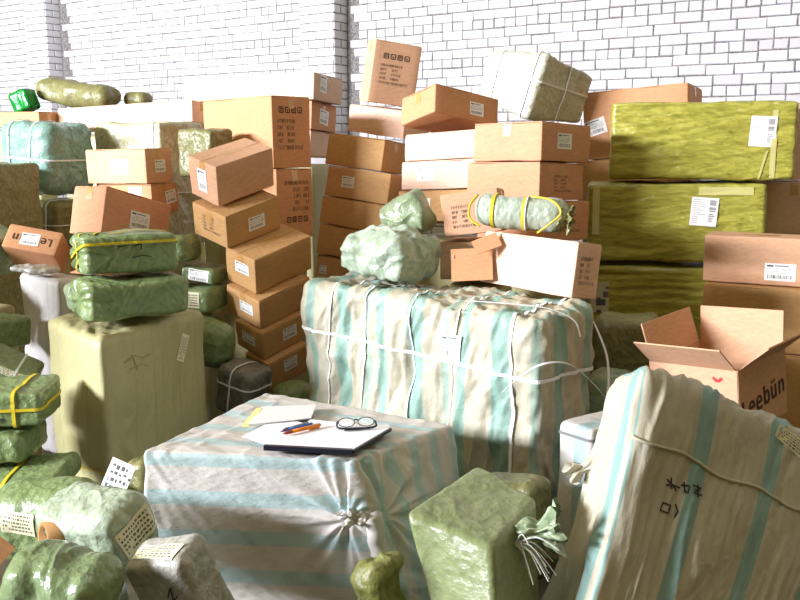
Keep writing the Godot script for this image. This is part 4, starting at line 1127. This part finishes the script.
func build_props() -> void:
	var y := 0.677
	var paper := plain("paper", rgb8(236, 237, 240), 0.7)
	var black := plain("black_plastic", rgb8(24, 26, 38), 0.3)
	# folder with sheets
	var f := thing("folder", "black edged folder full of white sheets on the front bale", "folder", Vector3(-0.24, y, -2.93))
	var L := func(x, z): return Vector3(x + 0.24, 0, z + 2.93)
	var K := [L.call(-0.44, -2.795), L.call(-0.152, -2.752), L.call(-0.032, -2.985), L.call(-0.318, -3.09)]
	quad_sheet(K, 0.004, black, "cover", f)
	var in_ := func(k: float): return [K[0].lerp(K[2], 0.012) + Vector3(0, k, 0), K[1].lerp(K[3], 0.02) + Vector3(0, k, 0), K[2].lerp(K[0], 0.012) + Vector3(0, k, 0), K[3].lerp(K[1], 0.01) + Vector3(0, k, 0)]
	quad_sheet(in_.call(0.0045), 0.006, paper, "sheets", f)
	part("spine_clip", sweep([K[0] + Vector3(0, 0.008, 0.003), K[1] + Vector3(0, 0.008, 0.003)], [Vector3.UP], 0.016, 0.016), black, f)
	part("edge_bar", sweep([K[1] + Vector3(0, 0.006, 0.0), K[2] + Vector3(0, 0.006, 0.0)], [Vector3.UP], 0.008, 0.011), black, f)
	var sheet := thing("paper_sheet", "white sheet slid half under the folder", "paper", Vector3(-0.5, y - 0.001, -2.93))
	quad_sheet([Vector3(-0.035, 0, 0.0), Vector3(0.07, 0, 0.10), Vector3(0.2, 0, -0.12), Vector3(0.06, 0, -0.21)], 0.0012, paper, "sheet", sheet)
	var s2 := thing("paper_sheet", "greyish note sheets with a yellow edge behind the folder", "paper", Vector3(-0.43, y + 0.001, -3.16))
	quad_sheet([Vector3(-0.105, 0.002, 0.12), Vector3(0.11, 0.004, 0.05), Vector3(0.115, 0.004, -0.12), Vector3(-0.09, 0.002, -0.1)], 0.003, plain("paper_grey", rgb8(222, 222, 220), 0.7), "sheet", s2)
	quad_sheet([Vector3(-0.125, 0.0, 0.13), Vector3(-0.1, 0.0, 0.13), Vector3(-0.082, 0.002, -0.08), Vector3(-0.105, 0.002, -0.08)], 0.004, plain("paper_yellow", rgb8(232, 222, 150), 0.7), "edge_strip", s2)
	var top := y + 0.0125
	pen("orange felt pen lying on the white sheets", Vector3(-0.392, top + 0.0085, -2.89), Vector3(-0.275, top + 0.0085, -2.99), 0.0068, rgb8(240, 140, 30), rgb8(150, 60, 40), "pen_orange")
	pen("blue pen beside the orange one", Vector3(-0.405, top + 0.005, -2.925), Vector3(-0.305, top + 0.005, -3.015), 0.005, rgb8(50, 100, 190), rgb8(90, 60, 120), "pen_blue")
	pen("grey pen behind the blue one", Vector3(-0.40, top + 0.004, -2.95), Vector3(-0.32, top + 0.004, -3.03), 0.004, rgb8(150, 150, 150), rgb8(90, 90, 90), "pen_grey")
	# spectacles, lying on their rims with the temples folded forward
	var g := thing("spectacles", "black framed spectacles folded on the white sheets", "spectacles", Vector3(-0.15, top, -2.985), Vector3(0, 8, 0))
	for s in [-1, 1]:
		var rim := []
		for k in 25:
			var a := TAU * k / 24
			rim.append(Vector3(s * 0.034 + cos(a) * 0.028, 0.016 + sin(a) * 0.011, -0.012 - sin(a) * 0.016))
		var ri := part("rim", sweep(rim, [Vector3(0, 1, 0.6)], 0.0022, 0.0022, false, 6), black, g)
		var lens := CylinderMesh.new()
		lens.top_radius = 0.025
		lens.bottom_radius = 0.025
		lens.height = 0.0015
		var gm := plain("lens_glass", Color(1, 1, 1, 0.1), 0.05)
		gm.transparency = BaseMaterial3D.TRANSPARENCY_ALPHA
		var le := part("lens", lens, gm, ri, Vector3(s * 0.034, 0.016, -0.012), Vector3(35, 0, 0))
		le.scale = Vector3(1, 1, 0.75)
		var tp := curve([Vector3(s * 0.062, 0.018, -0.016), Vector3(s * 0.067, 0.014, -0.004), Vector3(s * 0.056, 0.006, 0.022), Vector3(s * -0.045, 0.005, 0.032 + s * 0.004)], 16)
		part("temple", sweep(tp, [Vector3.UP], 0.005, 0.006, false, 6), black, g)
	part("bridge", sweep(curve([Vector3(-0.008, 0.02, -0.018), Vector3(0, 0.024, -0.02), Vector3(0.008, 0.02, -0.018)], 8), [Vector3.BACK], 0.003, 0.003, false, 6), black, g)
	# handwritten note, leaning on the small parcel
	var n := thing("note_paper", "note sheet covered with close black handwriting", "paper", Vector3(-1.05, 0.40, -3.10), Vector3(-20, -12, -18))
	part("sheet", box(0.1, 0.13, 0.0015), label_mat(4), n, Vector3(0, 0.06, 0))
	# torn cardboard in the corner
	var t := thing("torn_cardboard", "torn brown cardboard pieces in the lower corner beside the glossy bag", "cardboard", Vector3(-1.2, 0.31, -2.45))
	part("panel", box(0.16, 0.12, 0.006), cardboard(1), t, Vector3(-0.05, 0.16, -0.06), Vector3(-30, 25, -48))
	part("panel", box(0.12, 0.26, 0.006), cardboard(1), t, Vector3(-0.05, 0.02, 0.04), Vector3(-15, 30, 4))

# ------------------------------------------------------------------ what carries the heap
func build_supports() -> void:
	var m := woven("woven_olive", rgb8(178, 172, 126), rgb8(164, 160, 112), [[0.1, 0.14, 0.5], [0.5, 0.54, 0.5]], 0.3)
	var S := func(label, x, z, w, d, y0, y1, turn := -35.0):
		soft("sack_bale", label, "bale", {"pos": Vector3(x, (y0 + y1) / 2, z), "size": Vector3(w, y1 - y0, d), "rot": Vector3(0, turn, 0), "r": 0.04, "n": 14, "lump": 0.008, "crump": 0.002, "mat": m, "uv": "x"})
	S.call("plain bale carrying the upside down printed carton", -0.893, -5.8, 0.6, 0.28, 0.0, 1.02, -41.0)
	S.call("plain bale carrying the tall dim stack", -0.285, -6.07, 0.42, 0.38, 0.0, 0.66, -25.0)
	S.call("plain bale carrying the pale stack", 0.32, -5.68, 0.5, 0.36, 0.0, 1.08, -42.0)
	S.call("plain bale carrying the three wide cartons", 0.77, -5.2, 0.4, 0.4, 0.0, 1.06, -43.0)
	S.call("plain bale carrying the small pale carton", 0.42, -4.65, 0.3, 0.24, 0.0, 0.95, -20.0)
	S.call("plain bale carrying the white film bale", 0.93, -6.3, 0.36, 0.34, 0.0, 1.77, -30.0)
	S.call("plain bale carrying the cartons behind the film bales", 1.70, -6.45, 0.68, 0.46, 0.0, 1.05, -28.0)
	S.call("plain bale carrying the three film bales", 1.69, -5.5, 0.95, 0.46, 0.0, 0.46, -13.0)
	S.call("plain bale carrying the pale cartons beyond the film bales", 2.42, -5.7, 0.34, 0.36, 0.0, 1.08, -3.0)
	S.call("plain bale carrying the two long crest cartons", -1.18, -8.0, 1.2, 0.34, 0.0, 1.49, -28.5)
	S.call("plain bale carrying the long flat carton", -2.35, -8.0, 1.25, 0.28, 0.0, 1.73, -19.0)
	S.call("plain bale carrying the flat end carton", -3.37, -8.15, 0.6, 0.22, 0.0, 1.77, -25.0)
	S.call("plain bale carrying the crumpled film bale", -1.70, -6.2, 0.56, 0.38, 0.0, 0.93, -30.0)
	S.call("plain bale carrying the dark olive strapped bale", -2.26, -5.98, 0.4, 0.36, 0.0, 0.96, -32.0)
	S.call("plain bale carrying the two-label carton pair", -1.62, -5.62, 0.36, 0.22, 0.0, 1.20, -23.0)
	S.call("plain bale carrying the tipped brown cartons", -1.58, -5.12, 0.24, 0.36, 0.0, 0.76, -28.0)
	S.call("plain bale carrying the leaning stack", -0.70, -5.02, 0.26, 0.28, 0.0, 0.24, -42.0)
	S.call("plain bale carrying the valley pile", -1.15, -5.08, 0.22, 0.2, 0.0, 0.71, -20.0)
	S.call("plain bale under the pale and dark bags at the edge", -2.34, -4.88, 0.24, 0.36, 0.0, 0.77, -30.0)
	S.call("plain bale under the boxy parcel", -1.93, -4.25, 0.24, 0.24, 0.0, 0.46, -20.0)
	S.call("plain bale under the left column", -1.66, -3.62, 0.38, 0.3, 0.0, 0.23, 0.0)
	S.call("plain bale under the corner bags", -0.95, -2.55, 0.3, 0.2, 0.0, 0.2, -10.0)
	S.call("plain bale under the open carton", 1.33, -3.62, 0.32, 0.36, 0.0, 0.47, -47.0)
	S.call("plain bale under the brownish olive sack", 1.1, -4.28, 0.26, 0.26, 0.0, 0.44, -20.0)
	S.call("plain bale under the slumped pale sack", 1.02, -3.9, 0.28, 0.2, 0.0, 0.26, -10.0)
	S.call("plain bale carrying the shading pile", -3.0, -3.75, 0.48, 0.42, 0.0, 0.94, -63.0)  # foot of the added, unseen pile that blocks the window light
	S.call("plain bale under the front parcel", 0.24, -2.48, 0.24, 0.3, 0.0, 0.15, -40.0)
